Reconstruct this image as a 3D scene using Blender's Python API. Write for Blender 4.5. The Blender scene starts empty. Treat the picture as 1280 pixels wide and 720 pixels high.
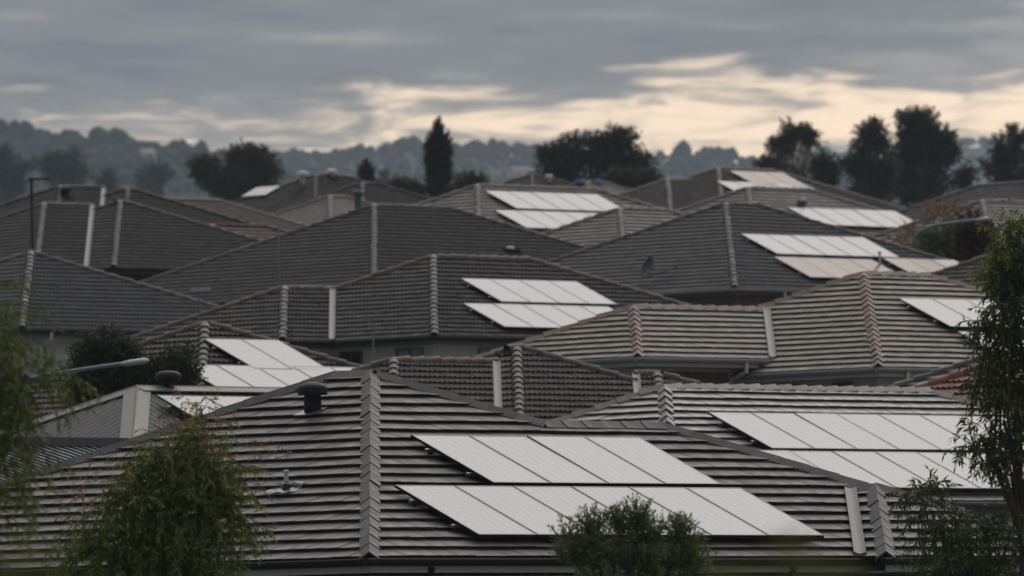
import bpy, math, random
import numpy as np
from mathutils import Vector, Matrix

random.seed(7)
rng = np.random.default_rng(11)
SC = bpy.context.scene
COL = SC.collection
R = math.radians

# ------------------------------------------------------------------ camera
FPX = 13500.0            # focal length in pixels of the 1280 px wide photograph
EYE = 930.0              # row of the eye level, below the frame: the camera looks up a slope
CAM = Vector((0, 0, 1.6))
PITCH = math.atan((EYE - 360) / FPX)
ROLL = 0.017
_F = Vector((0, math.cos(PITCH), math.sin(PITCH)))
_U0 = Vector((0, -math.sin(PITCH), math.cos(PITCH)))
_R0 = Vector((1, 0, 0))
_R = _R0 * math.cos(ROLL) - _U0 * math.sin(ROLL)
_U = _U0 * math.cos(ROLL) + _R0 * math.sin(ROLL)
cam = bpy.data.cameras.new('camera')
camo = bpy.data.objects.new('camera', cam)
COL.objects.link(camo)
cam.sensor_width = 36
cam.lens = FPX / 1280 * 36
cam.clip_start = 1
cam.clip_end = 40000
camo.matrix_world = Matrix(((_R.x, _U.x, -_F.x, CAM.x), (_R.y, _U.y, -_F.y, CAM.y), (_R.z, _U.z, -_F.z, CAM.z), (0, 0, 0, 1)))
cam.dof.use_dof = True
cam.dof.focus_distance = 152
cam.dof.aperture_fstop = 5.2
SC.camera = camo

# ------------------------------------------------------------------ sky, sun, exposure
SUN_EL, SUN_AZ = R(32), R(12)     # sun behind the cloud, ahead of the camera
w = bpy.data.worlds.new('World')
SC.world = w
w.use_nodes = True
nt = w.node_tree
nt.nodes.clear()
N = nt.nodes.new
L = nt.links.new


def wmath(op, a, b=None, clamp=False):
    n = N('ShaderNodeMath'); n.operation = op; n.use_clamp = clamp
    for i, v in enumerate((a, b)):
        if v is None: continue
        if isinstance(v, (int, float)): n.inputs[i].default_value = v
        else: L(v, n.inputs[i])
    return n.outputs[0]


def wramp(fac, stops):
    n = N('ShaderNodeValToRGB'); n.color_ramp.interpolation = 'EASE'
    while len(n.color_ramp.elements) < len(stops): n.color_ramp.elements.new(0.5)
    for e, (p, c) in zip(n.color_ramp.elements, stops):
        e.position = p; e.color = (*c, 1)
    L(fac, n.inputs[0]); return n.outputs[0]


def wmix(fac, a, b, mode='MIX'):
    n = N('ShaderNodeMix'); n.data_type = 'RGBA'; n.blend_type = mode
    if isinstance(fac, (int, float)): n.inputs[0].default_value = fac
    else: L(fac, n.inputs[0])
    for i, v in ((6, a), (7, b)):
        if isinstance(v, tuple): n.inputs[i].default_value = (*v, 1)
        else: L(v, n.inputs[i])
    return n.outputs[2]


tc = N('ShaderNodeTexCoord')
sep = N('ShaderNodeSeparateXYZ'); L(tc.outputs['Generated'], sep.inputs[0])
zz = wmath('MAXIMUM', sep.outputs['Z'], 0.0)
inv = wmath('DIVIDE', 1.0, wmath('ADD', zz, 0.02))
cmb = N('ShaderNodeCombineXYZ')
L(wmath('MULTIPLY', wmath('MULTIPLY', sep.outputs['X'], inv), 1.35), cmb.inputs[0])
L(wmath('MULTIPLY', wmath('MULTIPLY', sep.outputs['Y'], inv), 0.62), cmb.inputs[1])


def wnoise(scale, detail, rough, off, dist=0.0):
    m = N('ShaderNodeMapping'); m.inputs['Location'].default_value = off
    L(cmb.outputs[0], m.inputs[0])
    n = N('ShaderNodeTexNoise'); n.inputs['Scale'].default_value = scale; n.inputs['Detail'].default_value = detail
    n.inputs['Roughness'].default_value = rough; n.inputs['Distortion'].default_value = dist
    L(m.outputs[0], n.inputs[0]); return n.outputs['Fac']


n1 = wnoise(2.2, 6, 0.55, (3.1, 7.7, 0), 0.25)
n2 = wnoise(4.5, 5, 0.55, (11.4, 2.9, 0), 0.5)
n3 = wnoise(1.3, 3, 0.5, (5.0, 1.0, 4.0))
body = wramp(wmath('ADD', wmath('MULTIPLY', n1, 0.75), wmath('MULTIPLY', n2, 0.25)),
             [(0.38, (0.100, 0.104, 0.112)), (0.50, (0.158, 0.153, 0.153)), (0.62, (0.295, 0.268, 0.240))])
# an overcast deck is brighter overhead than at the horizon
body = wmix(1.0, body, wramp(zz, [(0.0, (0.34, 0.34, 0.34)), (1.0, (1.0, 1.0, 1.0))]), 'MULTIPLY')
gain = N('ShaderNodeVectorMath'); gain.operation = 'SCALE'; # cloud is brighter round the veiled sun than on the far side of the sky
dt = N('ShaderNodeVectorMath'); dt.operation = 'DOT_PRODUCT'; L(tc.outputs['Generated'], dt.inputs[0])
dt.inputs[1].default_value = (math.sin(SUN_AZ) * math.cos(SUN_EL), math.cos(SUN_AZ) * math.cos(SUN_EL), math.sin(SUN_EL))
glow = wmath('POWER', wmath('MULTIPLY', wmath('ADD', dt.outputs['Value'], 1.0), 0.5), 2.0)
L(wmath('ADD', wmath('MULTIPLY', glow, 4.7), 1.25), gain.inputs['Scale'])
L(body, gain.inputs[0]); body = gain.outputs[0]
sky = N('ShaderNodeTexSky'); sky.sky_type = 'NISHITA'; sky.sun_disc = False
sky.sun_elevation = SUN_EL; sky.sun_rotation = SUN_AZ
clear = wmix(1.0, sky.outputs[0], (1.14, 0.96, 0.89), 'MULTIPLY')
# the deck ends above the horizon: its ragged edge lets the clear strip show
edge = wmath('ADD', zz, wmath('MULTIPLY', wmath('SUBTRACT', n1, 0.5), 0.016))
edge = wmath('ADD', edge, wmath('MULTIPLY', wmath('SUBTRACT', n2, 0.5), 0.012))
xcl = wmath('MINIMUM', wmath('MAXIMUM', sep.outputs['X'], -0.06), 0.06)
edge = wmath('SUBTRACT', edge, wmath('MULTIPLY', xcl, 0.035))
cov = N('ShaderNodeMapRange'); cov.interpolation_type = 'SMOOTHERSTEP'
L(edge, cov.inputs[0]); cov.inputs[1].default_value = 0.0573; cov.inputs[2].default_value = 0.0618
cov.inputs[3].default_value = 0.12; cov.inputs[4].default_value = 1.0
n4 = wnoise(4.8, 5, 0.6, (1.7, 9.2, 2.0), 0.6)
veil = N('ShaderNodeMapRange'); veil.interpolation_type = 'SMOOTHSTEP'
L(wmath('SUBTRACT', wmath('ADD', wmath('MULTIPLY', n4, 0.7), wmath('MULTIPLY', n3, 0.3)), wmath('MULTIPLY', xcl, 1.3)), veil.inputs[0])
veil.inputs[1].default_value = 0.42; veil.inputs[2].default_value = 0.60; veil.inputs[3].default_value = 0.10; veil.inputs[4].default_value = 0.92
bg3 = N('ShaderNodeBackground'); bg3.inputs[0].default_value = (0.37, 0.35, 0.325, 1); bg3.inputs[1].default_value = 1.0
bg1 = N('ShaderNodeBackground'); bg1.inputs[1].default_value = 0.135; L(clear, bg1.inputs[0])
bg2 = N('ShaderNodeBackground'); bg2.inputs[1].default_value = 1.0; L(body, bg2.inputs[0])
mixs = N('ShaderNodeMixShader'); L(cov.outputs[0], mixs.inputs[0]); mixv = N('ShaderNodeMixShader'); L(veil.outputs[0], mixv.inputs[0]); L(bg1.outputs[0], mixv.inputs[1]); L(bg3.outputs[0], mixv.inputs[2])
L(mixv.outputs[0], mixs.inputs[1]); L(bg2.outputs[0], mixs.inputs[2])
wo = N('ShaderNodeOutputWorld'); L(mixs.outputs[0], wo.inputs[0])

sun = bpy.data.lights.new('sun', 'SUN'); sun.energy = 0.75; sun.angle = R(42); sun.color = (1.0, 0.95, 0.90)
suno = bpy.data.objects.new('sun', sun); COL.objects.link(suno)
sd = Vector((math.sin(SUN_AZ) * math.cos(SUN_EL), math.cos(SUN_AZ) * math.cos(SUN_EL), math.sin(SUN_EL)))
suno.rotation_euler = sd.to_track_quat('Z', 'Y').to_euler()
suno.location = (30, 100, 90)

SC.render.engine = 'CYCLES'
SC.cycles.use_denoising = True
SC.cycles.max_bounces = 5
SC.cycles.diffuse_bounces = 2
SC.cycles.glossy_bounces = 2
SC.cycles.transmission_bounces = 2
SC.cycles.volume_bounces = 1
SC.cycles.transparent_max_bounces = 4
SC.view_settings.view_transform = 'Standard'
SC.view_settings.look = 'None'
SC.view_settings.gamma = 1
SC.view_settings.exposure = 0.1
SC.view_settings.use_curve_mapping = False


def at(px, py, S):
    d = FPX / S
    return CAM + (_F + _R * ((px - 640) / FPX) + _U * ((360 - py) / FPX)) * d


def proj(p):
    v = p - CAM
    d = v.dot(_F)
    return 640 + FPX * v.dot(_R) / d, 360 - FPX * v.dot(_U) / d, FPX / d


# ------------------------------------------------------------------ materials
MATS = {}


class Mat:
    def __init__(s, name):
        s.m = bpy.data.materials.new(name); s.m.use_nodes = True
        s.t = s.m.node_tree; s.b = s.t.nodes['Principled BSDF']; MATS[name] = s.m

    def n(s, kind, **kw):
        n = s.t.nodes.new(kind)
        for k, v in kw.items(): setattr(n, k, v)
        return n

    def l(s, a, b): s.t.links.new(a, b)

    def noise(s, scale, detail=4, rough=0.55, coord='Object', stretch=None):
        t = s.n('ShaderNodeTexCoord'); n = s.n('ShaderNodeTexNoise')
        n.inputs['Scale'].default_value = scale; n.inputs['Detail'].default_value = detail; n.inputs['Roughness'].default_value = rough
        if stretch:
            m = s.n('ShaderNodeMapping'); m.inputs['Scale'].default_value = stretch
            s.l(t.outputs[coord], m.inputs[0]); s.l(m.outputs[0], n.inputs[0])
        else: s.l(t.outputs[coord], n.inputs[0])
        return n.outputs['Fac']

    def rnd(s):
        g = s.n('ShaderNodeNewGeometry'); o = s.n('ShaderNodeObjectInfo')
        a = s.n('ShaderNodeMath', operation='ADD'); s.l(g.outputs['Random Per Island'], a.inputs[0]); s.l(o.outputs['Random'], a.inputs[1])
        f = s.n('ShaderNodeMath', operation='FRACT'); s.l(a.outputs[0], f.inputs[0]); return f.outputs[0]

    def ramp(s, fac, stops):
        n = s.n('ShaderNodeValToRGB')
        while len(n.color_ramp.elements) < len(stops): n.color_ramp.elements.new(0.5)
        for e, (p, c) in zip(n.color_ramp.elements, stops): e.position = p; e.color = (*c, 1)
        s.l(fac, n.inputs[0]); return n.outputs[0]

    def mix(s, fac, a, b, mode='MIX'):
        n = s.n('ShaderNodeMix', data_type='RGBA', blend_type=mode)
        if isinstance(fac, (int, float)): n.inputs[0].default_value = fac
        else: s.l(fac, n.inputs[0])
        for i, v in ((6, a), (7, b)):
            if isinstance(v, tuple): n.inputs[i].default_value = (*v, 1)
            else: s.l(v, n.inputs[i])
        return n.outputs[2]

    def color(s, c):
        if isinstance(c, tuple): s.b.inputs['Base Color'].default_value = (*c, 1)
        else: s.l(c, s.b.inputs['Base Color'])
        return s

    def set(s, **kw):
        for k, v in kw.items():
            i = s.b.inputs[k.replace('_', ' ')]
            if isinstance(v, (int, float, tuple)): i.default_value = v
            else: s.l(v, i)
        return s

    def bump(s, h, strength=0.3, dist=0.01):
        n = s.n('ShaderNodeBump'); n.inputs['Strength'].default_value = strength; n.inputs['Distance'].default_value = dist
        s.l(h, n.inputs['Height']); s.l(n.outputs[0], s.b.inputs['Normal']); return s


def sc(c, k): return tuple(min(1, x * k) for x in c)


def tile_mat(name, c, rough=0.5, var=0.3, spec=0.5):
    m = Mat(name)
    base = m.ramp(m.rnd(), [(0.0, sc(c, 1 - var)), (0.5, c), (1.0, sc(c, 1 + var))])
    st = m.noise(1.1, 5, 0.6)
    base = m.mix(m.ramp(st, [(0.35, (0, 0, 0)), (0.7, (0.7, 0.7, 0.7))]), base, sc(c, 0.72))
    # lichen and weathering blotches
    li = m.noise(9, 4, 0.7)
    base = m.mix(m.ramp(li, [(0.58, (0, 0, 0)), (0.72, (0.35, 0.35, 0.35))]), base, (c[0] * 1.5 + .02, c[1] * 1.45 + .02, c[2] * 1.3 + .015))
    m.color(base)
    rr = m.ramp(m.noise(3.5, 3), [(0.3, (rough - .08,) * 3), (0.7, (rough + .12,) * 3)])
    m.set(Roughness=rr, Specular_IOR_Level=spec)
    m.bump(m.noise(60, 3), 0.25, 0.004)
    return m.m


tile_mat('tile_front', (0.105, 0.100, 0.098), 0.56, 0.42, 0.38)
tile_mat('tile_front2', (0.19, 0.18, 0.17), 0.42, 0.3, 0.55)
tile_mat('cap_front', (0.085, 0.086, 0.09), 0.55, 0.35, .4)
tile_mat('cap_front2', (0.22, 0.21, 0.195), 0.45, 0.25, 0.5)
tile_mat('tile_beige', (0.19, 0.165, 0.14), 0.56, 0.16, 0.40)
tile_mat('cap_beige', (0.22, 0.168, 0.132), 0.55, 0.22, 0.42)
tile_mat('tile_brown', (0.06, 0.049, 0.044), 0.56, 0.22, 0.28)
tile_mat('cap_brown', (0.08, 0.062, 0.052), 0.55, 0.25, 0.42)
tile_mat('tile_char', (0.03, 0.027, 0.0275), 0.56, 0.2, 0.28)
tile_mat('cap_char', (0.105, 0.08, 0.064), 0.55, 0.3, 0.42)
tile_mat('tile_slate', (0.058, 0.061, 0.069), 0.56, 0.22, 0.40)
tile_mat('cap_slate', (0.072, 0.068, 0.065), 0.55, 0.25, 0.42)
tile_mat('tile_taupe', (0.14, 0.122, 0.107), 0.56, 0.16, 0.40)
tile_mat('cap_taupe', (0.17, 0.145, 0.122), 0.55, 0.2, 0.42)
tile_mat('tile_red', (0.20, 0.050, 0.036), 0.5, 0.25)
tile_mat('tile_rust', (0.085, 0.036, 0.030), 0.6, 0.25, .3)
tile_mat('cap_red', (0.22, 0.07, 0.05), 0.6, 0.2)

m = Mat('underlay').color((0.02, 0.02, 0.021)).set(Roughness=0.8)
m = Mat('metal_roof')
m.color(m.mix(m.ramp(m.noise(2.5, 5), [(0.4, (0, 0, 0)), (0.75, (1, 1, 1))]), (0.05, 0.051, 0.054), (0.075, 0.072, 0.070))).set(Roughness=0.55, Specular_IOR_Level=.3, Metallic=0.0)
m = Mat('metal_flash')
m.color(m.mix(m.noise(5, 4), (0.15, 0.14, 0.13), (0.22, 0.205, 0.19))).set(Roughness=0.55, Metallic=0.1)
m = Mat('blue_metal').color((0.03, 0.045, 0.065)).set(Roughness=0.4)
m = Mat('valley')
m.color(m.mix(m.noise(7, 4, .6, 'Object', (1, 1, .4)), (0.16, 0.165, 0.17), (0.26, 0.26, 0.26))).set(Roughness=0.55, Metallic=0.15)
m = Mat('lead')
m.color(m.mix(m.noise(14, 4), (0.06, 0.078, 0.095), (0.15, 0.17, 0.19))).set(Roughness=0.4, Metallic=0.3)
m = Mat('pvc').color((0.55, 0.60, 0.64)).set(Roughness=0.5)
m = Mat('black_plastic')
m.color(m.mix(m.noise(12, 3), (0.012, 0.014, 0.017), (0.022, 0.024, 0.028))).set(Roughness=0.55, Specular_IOR_Level=.3)
m = Mat('gutter_dark').color((0.016, 0.018, 0.022)).set(Roughness=0.55, Specular_IOR_Level=.3)
m = Mat('gutter_light')
m.color(m.mix(m.noise(4, 4), (0.22, 0.25, 0.28), (0.30, 0.32, 0.34))).set(Roughness=0.45)
m = Mat('gutter_grey').color((0.09, 0.105, 0.12)).set(Roughness=0.45)
m = Mat('fascia')
m.color(m.mix(m.noise(3, 4, .6, 'Object', (1, 1, 4)), (0.40, 0.44, 0.47), (0.52, 0.54, 0.55))).set(Roughness=0.6)
m = Mat('fascia_dark').color((0.07, 0.075, 0.08)).set(Roughness=0.6)
m = Mat('soffit').color((0.40, 0.40, 0.39)).set(Roughness=0.8)
m = Mat('render_wall')
m.color(m.mix(m.noise(2, 5), (0.58, 0.62, 0.66), (0.66, 0.67, 0.68))).set(Roughness=0.85).bump(m.noise(40, 3), .3, .004)


def brick_mat(name, c1, c2):
    m = Mat(name)
    t = m.n('ShaderNodeTexCoord'); b = m.n('ShaderNodeTexBrick')
    mp = m.n('ShaderNodeMapping'); mp.inputs['Rotation'].default_value = (R(90), 0, 0)
    sx = m.n('ShaderNodeSeparateXYZ'); m.l(t.outputs['Object'], sx.inputs[0])
    ad = m.n('ShaderNodeMath', operation='SUBTRACT'); m.l(sx.outputs[0], ad.inputs[0]); m.l(sx.outputs[1], ad.inputs[1])
    cb = m.n('ShaderNodeCombineXYZ'); m.l(ad.outputs[0], cb.inputs[0]); m.l(sx.outputs[2], cb.inputs[1])
    m.l(cb.outputs[0], b.inputs['Vector'])
    b.inputs['Scale'].default_value = 1.0; b.inputs['Brick Width'].default_value = 0.24; b.inputs['Row Height'].default_value = 0.086
    b.inputs['Mortar Size'].default_value = 0.008
    b.inputs['Color1'].default_value = (*c1, 1); b.inputs['Color2'].default_value = (*c2, 1); b.inputs['Mortar'].default_value = (0.24, 0.22, 0.20, 1)
    m.color(b.outputs[0]).set(Roughness=0.85).bump(b.outputs['Fac'], -.4, .01)


brick_mat('brick_brown', (0.24, 0.155, 0.11), (0.15, 0.10, 0.075))
brick_mat('brick_dark', (0.06, 0.05, 0.045), (0.04, 0.035, 0.033))
Mat('window_frame').color((0.12, 0.14, 0.16)).set(Roughness=0.4)
Mat('window_glass').color((0.012, 0.018, 0.024)).set(Roughness=0.06, Specular_IOR_Level=0.6)
Mat('galv').color((0.16, 0.22, 0.27)).set(Roughness=0.45, Metallic=0.3)
Mat('lamp_body').color((0.45, 0.50, 0.54)).set(Roughness=0.4)
Mat('antenna').color((0.20, 0.26, 0.32)).set(Roughness=0.45, Metallic=0.4)
Mat('dark_metal').color((0.018, 0.021, 0.028)).set(Roughness=0.45)
Mat('alu').color((0.42, 0.43, 0.45)).set(Roughness=0.35, Metallic=0.8)
Mat('tarp').color((0.02, 0.07, 0.24)).set(Roughness=0.6)
Mat('white_paint').color((0.7, 0.68, 0.66)).set(Roughness=0.6)
Mat('panel_frame').color((0.016, 0.018, 0.024)).set(Roughness=0.4, Metallic=0.3)
Mat('panel_edge').color((0.35, 0.35, 0.36)).set(Roughness=0.35, Metallic=0.7)


def panel_mat(name, tint, rough, cell, ior=1.57):
    m = Mat(name)
    t = m.n('ShaderNodeTexCoord'); sx = m.n('ShaderNodeSeparateXYZ'); m.l(t.outputs['Object'], sx.inputs[0])

    def lines(out, period, width):
        a = m.n('ShaderNodeMath', operation='DIVIDE'); m.l(out, a.inputs[0]); a.inputs[1].default_value = period
        f = m.n('ShaderNodeMath', operation='FRACT'); m.l(a.outputs[0], f.inputs[0])
        g = m.n('ShaderNodeMath', operation='LESS_THAN'); m.l(f.outputs[0], g.inputs[0]); g.inputs[1].default_value = width
        return g.outputs[0]
    gx = lines(sx.outputs[0], 0.182, 0.05)
    gy = lines(sx.outputs[1], 0.091, 0.03)
    mx = m.n('ShaderNodeMath', operation='MAXIMUM'); m.l(gx, mx.inputs[0])
    sc2 = m.n('ShaderNodeMath', operation='MULTIPLY'); m.l(gy, sc2.inputs[0]); sc2.inputs[1].default_value = 0.0
    m.l(sc2.outputs[0], mx.inputs[1])
    oi = m.n('ShaderNodeObjectInfo')
    cc = m.mix(oi.outputs['Random'], sc(cell, .85), sc(cell, 1.15))
    m.color(m.mix(mx.outputs[0], cc, (0.30, 0.30, 0.31)))
    dirt = m.noise(0.7, 2, 0.5)
    m.set(Roughness=m.ramp(dirt, [(0.2, (rough - .012,) * 3), (0.8, (rough + .02,) * 3)]), IOR=ior, Specular_Tint=(*tint, 1))
    return m.m


panel_mat('panel_glass', (1.0, 0.955, 0.935), 0.26, (0.022, 0.024, 0.032))
panel_mat('panel_glass_brown', (1.0, 0.64, 0.48), 0.30, (0.19, 0.118, 0.085), 1.32)


def leaf_mat(name, stops, trans=0.25):
    m = Mat(name)
    base = m.ramp(m.rnd(), stops)
    big = m.noise(0.9, 3)
    base = m.mix(m.ramp(big, [(0.35, (0.5, 0.5, 0.5)), (0.65, (0, 0, 0))]), base, stops[0][1])
    m.color(base).set(Roughness=0.5, Specular_IOR_Level=0.35)
    tr = m.n('ShaderNodeBsdfTranslucent'); m.l(base, tr.inputs[0])
    mx = m.n('ShaderNodeMixShader'); mx.inputs[0].default_value = trans
    out = m.t.nodes['Material Output']
    m.l(m.b.outputs[0], mx.inputs[1]); m.l(tr.outputs[0], mx.inputs[2]); m.l(mx.outputs[0], out.inputs[0])
    return m.m


leaf_mat('leaf_gum', [(0.0, (0.068, 0.124, 0.032)), (0.45, (0.123, 0.202, 0.040)), (0.8, (0.248, 0.311, 0.046)), (1.0, (0.451, 0.389, 0.054))])
leaf_mat('leaf_gum_dark', [(0.0, (0.043, 0.073, 0.034)), (0.6, (0.076, 0.119, 0.046)), (1.0, (0.213, 0.213, 0.064))])
leaf_mat('leaf_tip', [(0.0, (0.208, 0.143, 0.039)), (0.5, (0.338, 0.156, 0.046)), (1.0, (0.390, 0.130, 0.039))])
leaf_mat('leaf_shrub', [(0.0, (0.077, 0.128, 0.063)), (0.6, (0.156, 0.241, 0.099)), (1.0, (0.296, 0.352, 0.123))])
leaf_mat('leaf_hedge', [(0.0, (0.032, 0.058, 0.029)), (0.6, (0.054, 0.090, 0.038)), (1.0, (0.096, 0.128, 0.048))])
leaf_mat('leaf_red', [(0.0, (0.05, 0.020, 0.018)), (0.6, (0.10, 0.034, 0.028)), (1.0, (0.16, 0.06, 0.04))])
leaf_mat('leaf_far', [(0.0, (0.027, 0.038, 0.024)), (0.6, (0.047, 0.061, 0.034)), (1.0, (0.081, 0.092, 0.043))], 0.15)
leaf_mat('leaf_olive', [(0.0, (0.054, 0.062, 0.022)), (0.6, (0.090, 0.096, 0.030)), (1.0, (0.132, 0.132, 0.042))], 0.15)
leaf_mat('leaf_cypress', [(0.0, (0.012, 0.020, 0.014)), (0.6, (0.020, 0.030, 0.019)), (1.0, (0.034, 0.044, 0.024))], 0.1)
leaf_mat('leaf_lime', [(0.0, (0.10, 0.14, 0.02)), (0.6, (0.18, 0.21, 0.03)), (1.0, (0.28, 0.28, 0.04))], 0.4)
m = Mat('bark')
m.color(m.mix(m.noise(6, 5, .6, 'Object', (1, 1, .3)), (0.05, 0.042, 0.036), (0.14, 0.12, 0.10))).set(Roughness=0.9)
m = Mat('bark_pale')
m.color(m.mix(m.noise(3, 5, .6, 'Object', (1, 1, .3)), (0.22, 0.20, 0.18), (0.40, 0.37, 0.33))).set(Roughness=0.8)
m = Mat('ground')
m.color(m.mix(m.noise(0.08, 6, .6), (0.030, 0.040, 0.018), (0.075, 0.072, 0.04))).set(Roughness=0.95)
m = Mat('hill_ground')
m.color(m.mix(m.ramp(m.noise(0.012, 6, .62), [(0.42, (0, 0, 0)), (0.62, (1, 1, 1))]), (0.020, 0.030, 0.020), (0.045, 0.052, 0.034))).set(Roughness=0.95)
m = Mat('forest')
m.color(m.ramp(m.rnd(), [(0.0, (0.018, 0.028, 0.018)), (0.6, (0.030, 0.042, 0.024)), (1.0, (0.055, 0.065, 0.034))])).set(Roughness=0.9).bump(m.noise(1.2, 4), .9, .8)


# ------------------------------------------------------------------ mesh helpers
def mesh(name, verts, faces, mat, smooth=False):
    me = bpy.data.meshes.new(name)
    me.from_pydata([tuple(v) for v in verts], [], faces)
    me.materials.append(MATS[mat])
    if smooth: me.polygons.foreach_set('use_smooth', [True] * len(me.polygons))
    me.update()
    return me


def mesh_np(name, V, Q, mat):
    me = bpy.data.meshes.new(name)
    k = Q.shape[1]
    me.vertices.add(len(V)); me.vertices.foreach_set('co', np.asarray(V, np.float32).ravel())
    me.loops.add(Q.size); me.loops.foreach_set('vertex_index', Q.astype(np.int32).ravel())
    me.polygons.add(len(Q)); me.polygons.foreach_set('loop_start', np.arange(0, Q.size, k, dtype=np.int32))
    me.update(calc_edges=True)
    me.materials.append(MATS[mat])
    return me


def link(name, me, parent=None, mtx=None, kind=None, label=None, cat=None, group=None):
    o = bpy.data.objects.new(name, me); COL.objects.link(o)
    if parent is not None: o.parent = parent
    if mtx is not None: o.matrix_local = mtx
    if kind: o['kind'] = kind
    tag(o, label, cat, group)
    return o


def tag(o, label=None, cat=None, group=None):
    if label: o['label'] = label
    if cat: o['category'] = cat
    if group: o['group'] = group
    return o


def root(name, loc, rz, label, cat, group=None):
    o = bpy.data.objects.new(name, None); COL.objects.link(o)
    o.empty_display_size = 0.5
    o.location = loc; o.rotation_euler = (0, 0, rz)
    return tag(o, label, cat, group)


class MB:
    def __init__(s): s.v = []; s.f = []

    def add(s, vs, fs):
        k = len(s.v); s.v += [tuple(v) for v in vs]; s.f += [tuple(i + k for i in f) for f in fs]; return s

    def box(s, x0, x1, y0, y1, z0, z1):
        v = [(x, y, z) for z in (z0, z1) for y in (y0, y1) for x in (x0, x1)]
        return s.add(v, [(0, 2, 3, 1), (4, 5, 7, 6), (0, 1, 5, 4), (2, 6, 7, 3), (0, 4, 6, 2), (1, 3, 7, 5)])

    def prism(s, prof, o, d, side, up):
        """extrude a closed 2D profile (side, up) from point o along vector d"""
        o, d, side, up = Vector(o), Vector(d), Vector(side), Vector(up)
        n = len(prof)
        a = [o + side * p + up * q for p, q in prof]
        b = [p + d for p in a]
        fs = [(i, (i + 1) % n, n + (i + 1) % n, n + i) for i in range(n)]
        fs += [tuple(range(n))[::-1], tuple(range(n, 2 * n))]
        return s.add(a + b, fs)

    def tube(s, pts, rad, seg=8, caps=True):
        pts = [Vector(p) for p in pts]
        if not isinstance(rad, (list, tuple)): rad = [rad] * len(pts)
        k = len(s.v); up = Vector((0.13, 0.21, 1)).normalized()
        for i, p in enumerate(pts):
            t = (pts[min(i + 1, len(pts) - 1)] - pts[max(i - 1, 0)]).normalized()
            a = t.cross(up)
            if a.length < 1e-3: a = t.cross(Vector((1, 0, 0)))
            a.normalize(); b = t.cross(a)
            for j in range(seg):
                c = 2 * math.pi * j / seg
                s.v.append(tuple(p + (a * math.cos(c) + b * math.sin(c)) * rad[i]))
        for i in range(len(pts) - 1):
            for j in range(seg):
                q = (j + 1) % seg
                s.f.append((k + i * seg + j, k + i * seg + q, k + (i + 1) * seg + q, k + (i + 1) * seg + j))
        if caps:
            s.f.append(tuple(k + j for j in range(seg))[::-1]); s.f.append(tuple(k + (len(pts) - 1) * seg + j for j in range(seg)))
        return s

    def lathe(s, prof, o, seg=20):
        o = Vector(o); k = len(s.v)
        for r, z in prof:
            for j in range(seg):
                c = 2 * math.pi * j / seg
                s.v.append((o.x + r * math.cos(c), o.y + r * math.sin(c), o.z + z))
        for i in range(len(prof) - 1):
            for j in range(seg):
                q = (j + 1) % seg
                s.f.append((k + i * seg + j, k + i * seg + q, k + (i + 1) * seg + q, k + (i + 1) * seg + j))
        s.f.append(tuple(k + (len(prof) - 1) * seg + j for j in range(seg)))
        s.f.append(tuple(k + j for j in range(seg))[::-1])
        return s

    def build(s, name, mat, parent=None, mtx=None, smooth=False, **kw):
        return link(name, mesh(name, s.v, s.f, mat, smooth), parent, mtx, **kw)


# ------------------------------------------------------------------ terrain
_TY = [-200, 0, 100, 145, 193, 241, 314, 355, 480, 600, 760, 1100, 1700, 2600, 4000, 12000]
_TZ = [0, 0, 0.9, 1.4, 3.2, 6.9, 10.6, 13.4, 20.0, 25.0, 32.5, 47.0, 76.0, 95.0, 110.0, 120.0]


def ground_z(x, y):
    return float(np.interp(y, _TY, _TZ))


def build_ground():
    ys = np.concatenate([np.arange(-200, 800, 12.5), np.arange(800, 4000, 80), np.arange(4000, 12500, 500)])
    xs = np.concatenate([np.arange(-3000, -200, 400), np.arange(-200, 201, 12.5), np.arange(600, 3001, 400)])
    X, Y = np.meshgrid(xs, ys)
    Z = np.interp(Y, _TY, _TZ) + 0.12 * np.sin(X * .11) * np.sin(Y * .09) - .15
    V = np.stack([X.ravel(), Y.ravel(), Z.ravel()], 1)
    nx, ny = len(xs), len(ys)
    i = (np.arange(ny - 1)[:, None] * nx + np.arange(nx - 1)[None]).ravel()
    Q = np.stack([i, i + 1, i + nx + 1, i + nx], 1)
    link('ground', mesh_np('ground', V, Q, 'ground'), kind='structure')


build_ground()


# ------------------------------------------------------------------ roofs
PHI = R(45.4)
TP = 0.447                       # tangent of the roof pitch
CP = 1 / math.sqrt(1 + TP * TP); SP = TP * CP
AX = Vector((math.cos(PHI), math.sin(PHI), 0)); BX = Vector((-math.sin(PHI), math.cos(PHI), 0))


def inside(poly, u, v, e=1e-6):
    for i in range(len(poly)):
        x0, y0 = poly[i]; x1, y1 = poly[(i + 1) % len(poly)]
        if (x1 - x0) * (v - y0) - (y1 - y0) * (u - x0) < -e: return False
    return True


def clip(pts, poly):
    for i in range(len(poly)):
        x0, y0 = poly[i]; x1, y1 = poly[(i + 1) % len(poly)]
        out = []
        for j in range(len(pts)):
            p, q = pts[j], pts[(j + 1) % len(pts)]
            dp = (x1 - x0) * (p[1] - y0) - (y1 - y0) * (p[0] - x0)
            dq = (x1 - x0) * (q[1] - y0) - (y1 - y0) * (q[0] - x0)
            if dp >= 0: out.append(p)
            if (dp >= 0) != (dq >= 0):
                t = dp / (dp - dq); out.append((p[0] + (q[0] - p[0]) * t, p[1] + (q[1] - p[1]) * t))
        pts = out
        if len(pts) < 3: return []
    return pts


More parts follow.
